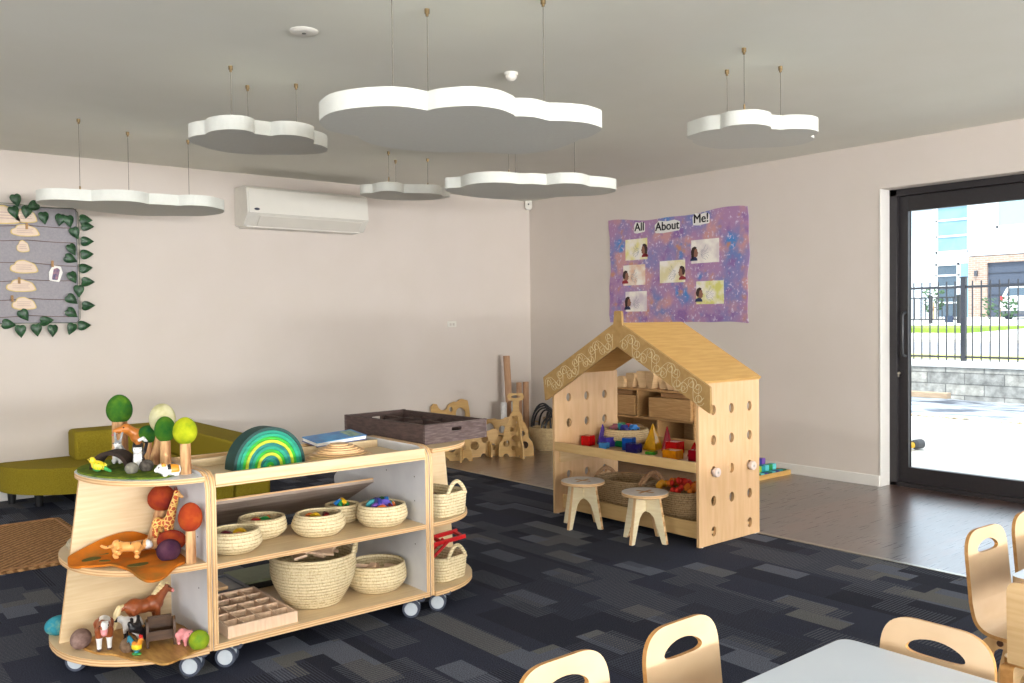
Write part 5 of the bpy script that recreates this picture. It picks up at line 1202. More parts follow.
dA = Vector((.80, -.60, 0)).normalized(); dB = Vector((.30, .95, 0)).normalized()
c0 = Vector((-.98, -.93, 0))
topA = [(.155, .05)] + bitten((.15, .10), (.10, .25), 1, .014) + bitten((.09, .27), (.05, .37), 1, .010) + [(.028, .40), (.028, .49), (.060, .495), (.075, .525), (.060, .555), (-.060, .555), (-.075, .525), (-.060, .495), (-.028, .49), (-.028, .40)] + bitten((-.05, .37), (-.09, .27), 1, .010) + bitten((-.10, .25), (-.15, .10), 1, .014) + [(-.155, .05)]
hA = [(-.085, .115, .028), (-.012, .16, .026), (.075, .10, .032), (.05, .20, .026), (-.045, .24, .024), (.015, .30, .022), (-.025, .075, .020), (-.02, .345, .014)]
hA_slot = [(.045 * cos(a), .525 + .012 * sin(a)) for a in [2 * pi * k / 20 for k in range(20)]]
def holey2(parent, name, o, ux, w_, holes, bites, top, slot=None):
    base = [(-w_ / 2, 0)]
    for bx_, br in bites: base += [(bx_ + br * cos(a), br * sin(a)) for a in [pi - pi * k / 8 for k in range(9)]]
    base += [(w_ / 2, 0)] + top
    return obj(name, MB().sheet(base, [circ(x, z, r, 18) for x, z, r in holes] + ([slot] if slot else []), .015, FR(o, ux, (0, 0, 1))), HOLEY, parent, bevel=.001)
holey2(cl, 'cross_panel', c0, dA, .31, hA, [(-.09, .026), (.03, .028)], topA, hA_slot)
topB = [(.17, .05)] + bitten((.165, .10), (.11, .25), 1, .014) + bitten((.10, .27), (.06, .36), 1, .010) + [(-.06, .36)] + bitten((-.11, .25), (-.165, .10), 1, .014) + [(-.17, .05)]
holey2(cl, 'cross_panel', c0, dB, .34, [(-.09, .12, .032), (-.04, .21, .028), (.075, .12, .030), (.05, .22, .026), (-.01, .30, .022)], [(-.07, .028), (.07, .028)], topB)
hp = [('holey ply panel lying behind the crate nearest the trolley', (-1.54, -.74, 0), (.72, -.69, 0), .36, .20, [(-.11, .125, .026), (.0, .115, .040), (.10, .12, .028), (.05, .05, .014)], [(-.05, .03), (.12, .026)]),
      ('low holey ply panel between the crate and the tall crossed stand', (-1.24, -.72, 0), (.86, -.30, 0), .40, .24, [(-.12, .15, .030), (-.03, .10, .036), (.06, .15, .032), (.135, .08, .030), (.0, .18, .016)], [(-.09, .028), (.05, .028)]),
      ('holey ply panel standing behind the low panel near the back wall', (-.93, -.52, 0), (.85, -.25, 0), .42, .30, [(-.13, .20, .036), (-.02, .21, .044), (.10, .19, .034), (.02, .09, .036), (.14, .08, .026)], [(-.10, .032), (.08, .028)])]
for lab, o, ux, w_, h_, hol, bit in hp:
    t = thing('holey_panel', lab, 'toy', o, 0, 'holey ply panels')
    top = [(w_ / 2, .03)] + bitten((w_ / 2 - .004, h_ * .35), (w_ / 2 - .012, h_ * .85), 1, .012) + bitten((w_ / 2 - .04, h_), (-w_ / 2 + .04, h_ * .96), 2, .014) + [(-w_ / 2 + .004, h_ * .85), (-w_ / 2, .03)]
    holey2(t, 'panel', o, ux, w_, hol, bit, top)
    cx_ = Vector((-ux[1], ux[0], 0)).normalized()
    holey2(t, 'cross_brace', Vector(o) + Vector(ux).normalized() * w_ * .25, cx_, .17, [(0, .075, .024)], [(0, .024)], [(.085, .09), (.05, .13), (-.05, .13), (-.085, .09)])
t = thing('holey_panel', 'holey ply panel leaning against the back wall behind the dark crate', 'toy', (-1.05, -.10, 0), 0, 'holey ply panels')
Mw = FR((-1.05, -.10, 0), (1, 0, 0), (0, .16, 1))
top = [(.215, .36), (.205, .43), (.14, .45)] + bitten((.12, .445), (.03, .425), 1, .010) + [(0, .415), (-.03, .40), (-.045, .37), (-.075, .355), (-.115, .36), (-.14, .385), (-.155, .42), (-.19, .425), (-.22, .40), (-.225, .34)]
obj('panel', MB().sheet([(-.22, 0), (.22, 0)] + top, [circ(.0, .36, .024), circ(.11, .31, .058), circ(-.10, .25, .045), circ(.02, .15, .055)], .015, Mw), HOLEY, t, bevel=.001)
CARD2 = mat('cardboard_tube', (192, 152, 118), .75, (176, 134, 100), 10, (9, 9, 1))
def roll(x, y, r, h, lab, m=CARD2, lean=0):
    t = thing('paper_roll', lab, 'roll', (x, y, 0), 0, 'rolls standing in the room corner')
    prof = [(r, 0), (r, h), (r - .004, h + .001), (r - .006, h - .002), (r - .006, .003), (r, 0)]
    o = obj('tube', MB().lathe((0, 0, 0), prof, 24), m, t, world=False); t.rotation_euler = (lean, 0, 0)
roll(-.43, -.19, .033, .845, 'tallest cardboard roll leaning on the back wall', CARD2, R(-4))
roll(-.272, -.13, .028, .57, 'shorter cardboard roll, left of the pair near the corner'); roll(-.20, -.15, .030, .575, 'shorter cardboard roll, right of the pair near the corner')
WP = mat('white_paper_roll', (226, 224, 222), .7); roll(-.535, -.21, .031, .395, 'short white paper roll, left of two, before the tall roll', WP); roll(-.475, -.30, .030, .405, 'short white paper roll, right of two, before the tall roll', WP)
b1 = basket('handled_basket', 'straw basket of black hoses in the corner beside the play house', (-.50, -.80, 0), .165, .165, .11, .205, None, wicker('tan_seagrass', (196, 172, 130), (170, 144, 102), (112, 88, 56)), belly=.9)
for s_ in (1, -1): obj('handle', MB().tube([(.06 * cos(pi * u) , s_ * .158, .19 + .055 * sin(pi * u)) for u in [k / 10 for k in range(11)]], .008, 8), MATS['tan_seagrass'], b1, world=False)
b2 = basket('straw_basket', 'straw basket standing behind the hose basket against the right wall', (-.17, -.60, 0), .15, .15, .11, .25, None, STRAWD, belly=.9)
for i in range(7):
    a = .5 * i; p = []
    for k in range(13):
        u = k / 12; p.append((-.50 - .12 * cos(a) * cos(pi * u), -.80 - .12 * sin(a) * cos(pi * u) + .02 * i - .06, .21 + (.10 + .018 * i) * sin(pi * u)))
    solo('black_hose', MB().tube(p, .0085, 8), BLACKPL, 'curved black rubber hose looping out of the corner basket', 'hose', (-.5, -.8, .25), 'black hoses in the corner basket')
p = [(-.46 + .05 * u, -.80 - .05 * u, .22 + .24 * u - .05 * u * u) for u in [k / 8 for k in range(9)]]
solo('black_hose', MB().tube([(a - .1 * (1 - i / 8) ** 2 + .02, b, c) for i, (a, b, c) in enumerate(p)], .0085, 8), BLACKPL, 'straight black hose end rising highest from the corner basket', 'hose', (-.5, -.8, .25))

# ------------------------------------------------------------------ children's tables and chairs in the foreground
def table(name, lab, x0, x1, y0, y1, h, legs):
    t = thing(name, lab, 'table', ((x0 + x1) / 2, (y0 + y1) / 2, 0))
    out = rpoly([(x0, y0), (x1, y0), (x1, y1), (x0, y1)], .035)
    obj('table_top', MB().sheet(out, [], .022, Matrix.Translation((0, 0, h - .011)), 0, 1), [mat('pale_table_laminate', (206, 215, 226), .24, (203, 212, 224), 6), mat('table_edge', (196, 160, 118), .5)], t, bevel=.002)
    for x in (x0 + .045, x1 - .045):
        for y in (y0 + .045, y1 - .045):
            l_ = obj('leg', MB().box((x - .025, y - .025, .008), (x + .025, y + .025, h - .022)), PLYM, t, bevel=.008); obj('leg_foot', MB().cyl((x, y, 0), (x, y, .009), .016, None, 14), BLACKPL, l_)
    obj('apron', MB().box((x0 + .09, y0 + .07, h - .08), (x1 - .09, y0 + .09, h - .022)).box((x0 + .09, y1 - .09, h - .08), (x1 - .09, y1 - .07, h - .022)).box((x0 + .07, y0 + .09, h - .08), (x0 + .09, y1 - .09, h - .022)).box((x1 - .09, y0 + .09, h - .08), (x1 - .07, y1 - .09, h - .022)), PLYM, t)
table('activity_table', 'pale-topped low table at the front of the picture', -5.32, -4.118, -6.50, -5.838, .50, 0)
table('activity_table', 'pale-topped low table cut by the right edge of the picture', -3.37, -2.2, -6.55, -5.888, .50, 0)
SHELL = mat('moulded_beech_shell', (213, 186, 152), .36, (204, 174, 138), 6, (1, 9, 1.5), spec=.5); SHEDGE = ply_edge('shell_edge', 'Y', (206, 158, 98), (180, 130, 76))
SHEDGE = mat('shell_edge_ply', (196, 146, 84), .5, (176, 124, 66), 60)
def make_chair():
    """small stacking chair facing -y: one bent shell with an oval hand hole on two bent-ply side frames"""
    t = thing('child_chair', 'chair', 'chair', (0, 0, 0)); wd = .120; th = .011
    # profile of the shell: seat front -> seat -> bend -> back, (y, z)
    pr = [(-.140, .268), (-.132, .277), (-.11, .282), (-.05, .277), (.02, .270), (.06, .270), (.085, .275), (.104, .287), (.116, .305), (.123, .330), (.128, .355)]
    P = spline(pr, 4, False); mb = MB(); n = len(P); NU = 10
    def pt(i, u, s):
        y, z = P[i]; a = P[min(i + 1, n - 1)]; b_ = P[max(i - 1, 0)]; d = Vector((a[0] - b_[0], a[1] - b_[1])).normalized(); nn = Vector((-d.y, d.x))
        if i == 0: w_ = wd * .82
        elif i < 6: w_ = wd * (.86 + .14 * min(1, i / 5))
        else: w_ = wd
        dish = .006 * (1 - (2 * u - 1) ** 2)
        return Vector(((2 * u - 1) * w_, y + nn.x * (s * th / 2 - dish * .6), z + nn.y * (s * th / 2 - dish * .6)))
    for s in (1, -1):
        vs = [pt(i, j / NU, s) for i in range(n) for j in range(NU + 1)]; K = NU + 1
        mb.add(vs, [(i * K + j, i * K + j + 1, (i + 1) * K + j + 1, (i + 1) * K + j) for i in range(n - 1) for j in range(NU)], 0, True)
    for j in (0, NU):
        vs = [pt(i, j / NU, 1) for i in range(n)] + [pt(i, j / NU, -1) for i in range(n)]; mb.add(vs, [(i, i + 1, n + i + 1, n + i) for i in range(n - 1)], 1, True)
    vs = [pt(0, j / NU, s) for s in (1, -1) for j in range(NU + 1)]; mb.add(vs, [(j, j + 1, NU + 2 + j, NU + 1 + j) for j in range(NU)], 1)
    # back: flat sheet with rounded top and hand hole, reclined
    y0_, z0_ = P[-1]; rec = .10
    bk = rpoly([(-wd, -.002), (wd, -.002), (wd * .985, .205), (-wd * .985, .205)], [0, 0, .075, .075], 10)
    hole = [(.062 * cos(a), .148 + .0185 * sin(a) - .004 * cos(2 * a)) for a in [2 * pi * k / 30 for k in range(30)]]
    M = FR((0, y0_, z0_), (1, 0, 0), (0, rec, 1)); mb.sheet(bk, [hole], th, M, 0, 1)
    obj('seat_shell', mb, [SHELL, SHEDGE], t, world=False, ang=40)
    for s in (-1, 1):
        x = s * .092; f = MB()
        out = [(-.145, 0), (-.105, 0), (-.095, .215), (-.08, .240), (.055, .236), (.078, .215), (.125, 0), (.165, 0), (.115, .235), (.085, .262), (.05, .266), (-.095, .270), (-.120, .25)]
        f.sheet(rpoly(out, .012, 3), [], .026, FR((x, 0, 0), (0, 1, 0), (0, 0, 1)), 0, 1)
        fo = obj('leg_frame', f, [mat('frame_beech', (206, 166, 116), .42, (194, 152, 100), 8, (1, 6, 1)), SHEDGE], t, world=False, bevel=.004)
        for y in (-.09, .05): obj('bolt', MB().cyl((x + s * .0125, y, .252), (x + s * .0165, y, .252), .009, None, 14), mat('bronze_bolt', (98, 66, 48), .4, metal=.6), fo, world=False)
    return t
chr0 = make_chair()
CG = 'small beech chairs at the low tables'
chairs = [(-4.765, -5.775, 0, 'small beech chair at the far side of front table, cut by the picture bottom'), (-4.436, -5.79, 0, 'small beech chair at the far side of front table, nearer its rounded corner'),
          (-4.20, -6.012, -90, 'small beech chair pushed in at the right end of the front table'), (-3.105, -5.86, -4, 'small beech chair at the far side of the right table, beside its corner'), (-2.765, -5.86, -4, 'small beech chair cut by the right picture edge, beyond the right table')]
for i, (x, y, rz, lab) in enumerate(chairs):
    c = chr0 if i == 0 else dup(chr0, (x, y, 0)); c.location = (x, y, 0); c.rotation_euler = (0, 0, R(rz)); c['label'] = lab; c['group'] = CG
# chair seen from behind at the left end of the right-hand table
bc = thing('back_chair', 'beech chair seen from behind at the near end of the right table', 'chair', (-3.52, -6.13, 0), R(90))
obj('backrest', MB().sheet(rpoly([(-.13, .375), (.13, .375), (.13, .574), (-.13, .574)], [.004, .004, .03, .03]), [], .014, FR((0, .125, 0), (1, 0, 0), (0, .04, 1)), 0, 1), [PLYM, SHEDGE], bc, world=False, bevel=.002)
obj('seat', MB().sheet(rpoly([(-.15, -.15), (.15, -.15), (.15, .135), (-.15, .135)], .03), [], .016, Matrix.Translation((0, 0, .372)), 0, 1), [PLYM, SHEDGE], bc, world=False, bevel=.003)
for s in (-1, 1):
    out = rpoly([(-.15, 0), (-.11, 0), (-.10, .33), (.10, .33), (.12, 0), (.16, 0), (.145, .364), (-.14, .364)], .012, 4)
    obj('leg_frame', MB().sheet(out, [], .03, FR((s * .132, 0, 0), (0, 1, 0), (0, 0, 1)), 0, 1), [PLYM, SHEDGE], bc, world=False, bevel=.003)

# ------------------------------------------------------------------ small world on the left end unit: felt mats, trees, stones, animals
T1, T2, T3 = .6805, .3865, .0965
def felt(name, c, c2, ns=26, c3=None):
    if c3 is None: return mat(name, c, .9, c2, ns, bump=.5, bs=240, spec=.1)
    m, nt, b = _new(name); b.inputs['Roughness'].default_value = .95; b.inputs['Specular IOR Level'].default_value = .1
    n = _noise(nt, _obj(nt), ns, 5); r = _ramp(nt, n.outputs['Fac'], [(.32, lin(c3)), (.5, lin(c)), (.68, lin(c2))]); nt.links.new(r.outputs['Color'], b.inputs['Base Color'])
    n2 = _noise(nt, _obj(nt), 260, 3); _bump(nt, b, n2.outputs['Fac'], .5, .003); return m
def mat_sheet(name, label, pts, z, th, m, wav, loc):
    """felt mat: outline filled from its middle, with a height function"""
    P = spline(pts, 5); cx = sum(p[0] for p in P) / len(P); cy = sum(p[1] for p in P) / len(P); k = len(P); NR = 9; mb = MB()
    v = []
    for s in (1, 0):
        for j in range(NR + 1):
            t = j / NR
            for p in P:
                x = cx + (p[0] - cx) * t; y = cy + (p[1] - cy) * t; v.append((x, y, z + wav(x, y, t) + s * th))
    f = []
    for s in range(2):
        o = s * (NR + 1) * k
        for j in range(NR):
            for i in range(k): f.append((o + j * k + i, o + j * k + (i + 1) % k, o + (j + 1) * k + (i + 1) % k, o + (j + 1) * k + i))
    o = NR * k; q = (NR + 1) * k + NR * k
    f += [(o + i, o + (i + 1) % k, q + (i + 1) % k, q + i) for i in range(k)]
    mb.add(v, f, 0, True)
    return solo(name, mb, m, label, 'mat', loc, weld=1e-6)
mat_sheet('felt_mat', 'round grass green felt mat on the white top of the end unit', [(-5.112, -3.49), (-5.09, -3.62), (-5.035, -3.725), (-4.96, -3.80), (-4.90, -3.80), (-4.85, -3.72), (-4.825, -3.60), (-4.822, -3.45), (-4.83, -3.33), (-4.92, -3.28), (-5.0, -3.30), (-5.08, -3.38)], T1, .006, felt('grass_felt', (96, 116, 40), (120, 130, 44), 30, (70, 96, 36)), lambda x, y, t: 0, (-4.96, -3.5, T1))
def leafmat(x, y, t):
    back = .050 * math.exp(-((y + 3.516) / .06) ** 2) * (math.exp(-((x + 4.985) / .10) ** 2) + .25)
    return (t ** 2) * back - .012 * t ** 3 * max(0, min(1, (-3.86 - y) / .07)) + .004 * sin(38 * x) * t
mat_sheet('felt_mat', 'wavy orange leaf-shaped felt mat drooping over the middle shelf of end unit', [(-5.172, -3.575), (-5.15, -3.53), (-5.07, -3.522), (-4.98, -3.520), (-4.90, -3.520), (-4.85, -3.53), (-4.838, -3.66), (-4.842, -3.775), (-4.862, -3.837), (-4.906, -3.877), (-4.964, -3.934), (-5.012, -3.940), (-5.036, -3.886), (-5.042, -3.80), (-5.066, -3.728), (-5.096, -3.712), (-5.138, -3.668), (-5.174, -3.632)], T2, .008, felt('rust_felt', (186, 104, 32), (204, 116, 30), 12, (140, 100, 44)), leafmat, (-5.0, -3.7, T2))
lm = bpy.data.objects['felt_mat.001']
for x, y, r_, a in ((-5.105, -3.61, .024, .2), (-5.06, -3.575, .016, .3), (-5.0, -3.775, .027, .1), (-5.075, -3.66, .014, .6)):
    pt_ = MB(); n = 22; c_ = [(x + r_ * 1.25 * cos(2 * pi * k / n + a), y + r_ * .8 * sin(2 * pi * k / n)) for k in range(n)]
    zf = lambda q: T2 + .0082 + leafmat(q[0], q[1], .62)
    pt_.add([(q[0], q[1], zf(q) + .0014) for q in c_] + [(q[0], q[1], zf(q) - .001) for q in c_], [list(range(n)), list(range(2 * n - 1, n - 1, -1))] + [(k, n + k, n + (k + 1) % n, (k + 1) % n) for k in range(n)])
    ORG[lm.name] = Vector(lm.location); obj('felt_patch', pt_, felt('moss_patch', (104, 92, 44), (90, 86, 44), 40), lm)
wood_leaf = spline([(-5.14, -3.60), (-5.12, -3.70), (-5.085, -3.745), (-5.06, -3.80), (-5.035, -3.86), (-5.005, -3.885), (-4.985, -3.945), (-4.955, -3.955), (-4.915, -3.935), (-4.87, -3.915), (-4.83, -3.90), (-4.812, -3.87), (-4.812, -3.60), (-4.95, -3.52), (-5.08, -3.53)], 5)
solo('wooden_leaf_board', MB().sheet(wood_leaf, [], .007, Matrix.Translation((0, 0, T3 + .0035))), mat('waxed_golden_wood', (190, 146, 80), .4, (160, 112, 54), 6, (9, 2, 1)), 'wavy golden wooden board covering the base of the end unit', 'board', (-4.98, -3.72, T3), bevel=.002)

def tree(lab, x, y, z, h, tr, cr, crown, m, name='toy_tree', lean=(0, 0), tilt=None, egg=.05):
    """wood trunk and felt egg crown; crown = (height of centre, half height)"""
    t = thing(name, lab, 'toy tree', (x, y, z), 0, 'felt and wood toy trees')
    lx, ly = lean
    def f(u): 
        k = 1 - egg * u.z / crown[1]; return Vector((u.x * k, u.y * k, u.z))
    top = crown[0] - crown[1] * .80
    tk = MB(); tk.tube([(0, 0, 0), (lx * .5, ly * .5, top * .5), (lx, ly, top + .01)], [tr * 1.06, tr, tr * .97], 14); obj('trunk', tk, OAKLOG, t, world=False)
    obj('crown', MB().ell((lx, ly, crown[0]), (cr, cr, crown[1]), None, 26, 18, 0, f), m, t, world=False)
    return t
GRN = felt('deep_green_felt', (54, 100, 34), (84, 122, 34), 22, (24, 82, 50)); GRN2 = felt('mid_green_felt', (60, 108, 34), (88, 124, 36), 20, (34, 92, 40)); LIME = felt('lime_felt', (164, 172, 30), (186, 190, 40), 24, (120, 150, 34)); CREAM = felt('cream_felt', (196, 190, 150), (206, 200, 164), 20, (170, 164, 116))
RUST = felt('rust_red_felt', (150, 58, 34), (168, 74, 34), 22, (120, 38, 40)); ORF = felt('orange_rust_felt', (158, 62, 30), (176, 80, 34), 22, (150, 50, 34)); PURP = felt('plum_felt', (78, 46, 62), (92, 60, 72), 24, (62, 34, 54))
T = T1 + .0065
tree('tallest toy tree with dark green egg crown, left of the group on the top', -4.907, -3.262, T, .245, .029, .048, (.188, .057), GRN)
tree('toy tree with cream white crown at the back of the top', -4.868, -3.535, T, .22, .018, .047, (.166, .055), CREAM, lean=(.045, .03))
tree('toy tree with mid green crown in front of the cream one', -4.842, -3.592, T, .180, .019, .037, (.134, .047), GRN2)
tree('toy tree with lime yellow crown, rightmost on the top', -4.832, -3.772, T1, .193, .0185, .041, (.150, .048), LIME)
t = thing('toy_bush', 'small dark green felt bush ball behind the orange dog', 'toy tree', (-4.845, -3.40, T)); obj('crown', MB().ell((-4.845, -3.40, T + .098), (.036, .036, .034), None, 22, 14), GRN, t); obj('trunk', MB().cyl((-4.845, -3.40, T), (-4.845, -3.40, T + .075), .015, None, 14), OAKLOG, t)
tree('tall toy tree with dark rust crown at the back of the middle shelf', -4.888, -3.555, T2, .22, .022, .049, (.186, .047), RUST, lean=(.030, -.035))
tree('toy tree with orange rust crown at the right edge of middle shelf', -4.848, -3.852, T2, .20, .017, .040, (.158, .050), ORF)
lt = thing('toy_tree', 'toy tree with rust crown lying on its side on the orange mat', 'toy tree', (-4.88, -3.64, T2 + .01), 0, 'felt and wood toy trees')
obj('trunk', MB().cyl((-4.955, -3.615, T2 + .032), (-4.875, -3.665, T2 + .042), .019, .018, 16), OAKLOG, lt); obj('crown', MB().ell((-4.858, -3.685, T2 + .048), (.050, .036, .038), Euler((0, 0, R(-32))), 24, 14), RUST, lt)
def stone(lab, x, y, z, r, c, c2, rz=0, name='toy_stone', mm=None):
    mb = MB().ell((0, 0, r[2] * .82), r, None, 22, 14, 0, lambda u: Vector((u.x, u.y, max(u.z, -r[2] * .82))) * (1 + .05 * sin(40 * u.x + 3) * sin(50 * u.y)))
    return solo(name, mb, mm or felt('stone_' + lab.split()[0] + '_' + lab.split()[1], c, c2, 60), lab, 'stone', (x, y, z), rz=R(rz), world=False)
stone('pale grey felt stone at the front of the green mat', -4.982, -3.668, T, (.023, .020, .021), (138, 134, 120), (112, 108, 98))
stone('dark grey mottled felt stone by the black cat', -4.928, -3.652, T, (.025, .022, .022), (110, 102, 94), (70, 64, 60), 20)
stone('plum purple felt stone leaning against the lying tree', -4.902, -3.79, T2 + .010, (.042, .036, .038), None, None, 30, mm=PURP)
stone('pinkish brown felt stone at the left end of the base board', -5.142, -3.60, T3 + .003, (.034, .050, .033), (148, 122, 112), (120, 96, 90), -30)
stone('lime green felt ball at the right end of the base board', -4.841, -3.892, T3 + .006, (.033, .033, .034), None, None, mm=felt('lime_ball_felt', (128, 150, 34), (146, 160, 40), 30, (96, 134, 44)))
stone('beige pebble on the rear half of the middle shelf', -5.10, -3.40, T2, (.036, .03, .028), (190, 178, 152), (150, 138, 116), name='pebble')
solo('felt_shell', MB().ell((0, 0, .030), (.05, .035, .036), None, 20, 12, 0, lambda u: Vector((u.x, u.y, max(u.z, -.03)))), felt('teal_felt', (50, 132, 150), (70, 150, 164), 30, (120, 160, 140)), 'teal blue felt mound behind the back board on the base', 'toy', (-5.165, -3.40, T3), world=False)
# dark bark arch and wooden cradle stall
ba = [(.072 * cos(a), .064 * sin(a)) for a in [pi * k / 16 for k in range(17)]] + [(.058 * cos(a), .050 * sin(a)) for a in [pi - pi * k / 16 for k in range(17)]]
solo('bark_arch', MB().sheet(ba, [], .075, FR((0, 0, 0), (1, 0, 0), (0, .0, 1))), mat('dark_bark', (56, 38, 28), .9, (40, 26, 20), 16, (1, 8, 1), bump=.6, bs=60), 'dark brown curved bark piece arching over the green mat', 'toy', (-4.995, -3.50, T), rz=R(-42), world=False, bevel=.003)
stl = thing('toy_cradle', 'dark wooden toy feeding stall at the middle of the base board', 'toy', (-4.925, -3.755, T3 + .007), R(-14))
DKW = mat('dark_stained_wood', (88, 60, 36), .45, (62, 40, 24), 10, (1, 1, 7))
sd_ = rpoly([(-.045, 0), (-.036, 0), (-.034, .01), (.034, .01), (.036, 0), (.045, 0), (.042, .062), (.032, .088), (.014, .094), (.0, .082), (-.03, .078), (-.042, .062)], .006, 3)
for s in (-1, 1): obj('side_board', MB().sheet(sd_, [], .008, FR((s * .043, 0, 0), (0, -1, 0), (0, 0, 1))), DKW, stl, world=False, bevel=.0015)
obj('trough', MB().box((-.039, -.02, .018), (.039, .03, .023)).box((-.039, -.024, .018), (.039, -.019, .05)).box((-.039, .029, .018), (.039, .034, .078)), DKW, stl, world=False)
obj('rear_slat', MB().box((-.039, .03, .078), (.039, .036, .086)), DKW, stl, world=False)

# animals ---------------------------------------------------------------
EYE = mat('toy_eye', (16, 14, 14), .25)
def quad(L, H, br, lr, neck, head, hr, sn, tail=None, ear=.012, belly=1.0, chest=1.05, rump=1.0, step=.0):
    """four-legged body facing +x: trunk, four jointed legs, neck, head with muzzle and ears, tail"""
    s = []; hz_ = H; x0, x1 = -L / 2, L / 2
    s += [('e', (x1 * .55, 0, hz_), (L * .30, br * .95, br * chest)), ('e', (0, 0, hz_ - br * .05), (L * .38, br * .92 * belly, br * .95 * belly)), ('e', (x0 * .55, 0, hz_ + br * .04), (L * .28, br * 1.0, br * rump))]
    for sx, x in ((1, x1 * .66), (-1, x0 * .70)):
        for sy in (-1, 1):
            d = step * sy * sx; y = sy * br * .62
            if sx > 0: k = [(x, y, hz_ - br * .3), (x + .10 * L * .3 + d, y, hz_ * .42), (x + d, y, lr * .8)]
            else: k = [(x, y, hz_ - br * .1), (x + .06 * L + d, y, hz_ * .58), (x - .05 * L + d, y, hz_ * .34), (x + d, y, lr * .8)]
            rad = [lr * 1.9, lr * 1.15, lr] if sx > 0 else [lr * 2.3, lr * 1.5, lr * 1.05, lr]
            for i in range(len(k) - 1): s.append(('c', k[i], k[i + 1], rad[i], rad[i + 1]))
            s.append(('e', (k[-1][0] + lr * .3, y, lr * .6), (lr * 1.35, lr * 1.15, lr * .7)))
    nb_ = Vector((x1 * .72, 0, hz_ + br * .25)); hd_ = Vector(head)
    s.append(('c', nb_, hd_, neck[0], neck[1]))
    s.append(('e', hd_, (hr * 1.1, hr, hr)))
    m = hd_ + Vector(sn[:3]); s.append(('c', hd_, m, hr * .8, sn[3]))
    for sy in (-1, 1): s.append(('c', hd_ + Vector((-hr * .2, sy * hr * .6, hr * .55)), hd_ + Vector((-hr * .35, sy * hr * .95, hr * .55 + ear)), hr * .30, hr * .12))
    if tail:
        for i in range(len(tail) - 1): s.append(('c', tail[i], tail[i + 1], tail[i][3] if len(tail[i]) > 3 else lr, tail[i + 1][3] if len(tail[i + 1]) > 3 else lr * .8))
    s = [(q[0], q[1][:3] if isinstance(q[1], tuple) else q[1], q[2][:3] if isinstance(q[2], tuple) else q[2]) + tuple(q[3:]) for q in s]
    return s
def eyes(t, head, hr, fw_=.55, sp=.62, up_=.28, r=None):
    for sy in (-1, 1): obj('eye', MB().ell((head[0] + hr * fw_, sy * hr * sp, head[2] + hr * up_), ((r or hr * .17),) * 3, None, 10, 6), EYE, t, world=False)
A = lambda n, c, r=.35: mat('toy_' + n, c, r, tuple(v * .93 for v in c), 60)
BRN, WHT, BLK, ORG_, PNK, YEL, GRY = A('chestnut', (148, 76, 38)), A('white', (230, 228, 226)), A('black', (30, 28, 32)), A('orange', (204, 122, 48)), A('pink', (232, 150, 152)), A('yellow', (230, 204, 40)), A('grey', (156, 158, 160)); MANE = A('cream_mane', (228, 206, 156)); HOOF = A('hoof', (78, 52, 40))
# chestnut horse
t = thing('toy_horse', 'glossy chestnut toy horse with cream mane at the back of the base', 'toy animal', (-4.932, -3.60, T3 + .007), R(4))
hs2 = quad(.122, .094, .029, .0064, (.025, .015), (.079, 0, .141), .0135, (.024, 0, -.015, .0085), None, .011, .95, 1.1, 1.08)
hs2 += [('c', (-.060, 0, .108), (-.078, 0, .098), .009, .010)]
obj_ = blob('body', hs2, [BRN, HOOF, PNK], t, .0032, lambda c: 1 if c.z < .010 else (2 if c.x > .099 and c.z < .133 else 0), 3)
mn = MB()
for k in range(9):
    u = k / 8; p = Vector((.044 + .032 * u, 0, .122 + .036 * u)); mn.ell(p + Vector((-.005, .003 * (-1) ** k, 0)), (.009, .007, .013), Euler((0, R(-35), 0)), 10, 7)
mn.ell((.086, 0, .155), (.010, .006, .006), None, 10, 6)
obj('mane', mn, MANE, t, world=False, smooth=True)
tl = MB().tube([(-.070, 0, .108), (-.084, 0, .106), (-.094, 0, .085), (-.098, 0, .055), (-.104, 0, .030)], [.006, .010, .013, .011, .003], 10); obj('tail', tl, MANE, t, world=False)
eyes(t, (.079, 0, .141), .0135, .45, .8, .25)
# brown and white cow / calf facing the room
t = thing('toy_calf', 'brown and white toy calf facing outwards, left on the base board', 'toy animal', (-5.085, -3.67, T3 + .007), R(-104)); t.scale = (1.15, 1.15, 1.15)
cs2 = quad(.085, .066, .022, .0068, (.018, .014), (.052, 0, .080), .0145, (.020, 0, -.016, .0095), [(-.042, 0, .075, .003), (-.054, 0, .05, .003)], .006, 1.0, 1.15, 1.0)
def cowc(c):
    if c.z < .008: return 2
    if c.x > .064 and c.z < .074: return 3
    if abs(c.y) < .006 and c.x > .045: return 1
    if c.z < .040: return 1
    return 1 if (sin(70 * c.x + 2) + sin(95 * c.y + 1) + sin(80 * c.z)) > .9 else 0
blob('body', cs2, [BRN, WHT, HOOF, PNK], t, .0032, cowc, 3); eyes(t, (.052, 0, .080), .0145, .5, .75, .2)
# pink pig
t = thing('toy_pig', 'small pink toy pig between the dark stall and lime ball', 'toy animal', (-4.866, -3.825, T3 + .007), R(-70))
ps2 = quad(.050, .034, .0185, .0055, (.014, .012), (.028, 0, .040), .0125, (.011, 0, -.004, .0075), [(-.026, 0, .040, .002), (-.031, .003, .046, .002)], .009, 1.05, 1.0, 1.0)
blob('body', ps2, [PNK], t, .0028, None, 3); eyes(t, (.028, 0, .040), .0125, .5, .7, .35)
obj('snout', MB().cyl((.041, 0, .0355), (.0445, 0, .034), .0065, .006, 14), mat('snout_pink', (214, 126, 132), .4), t, world=False)
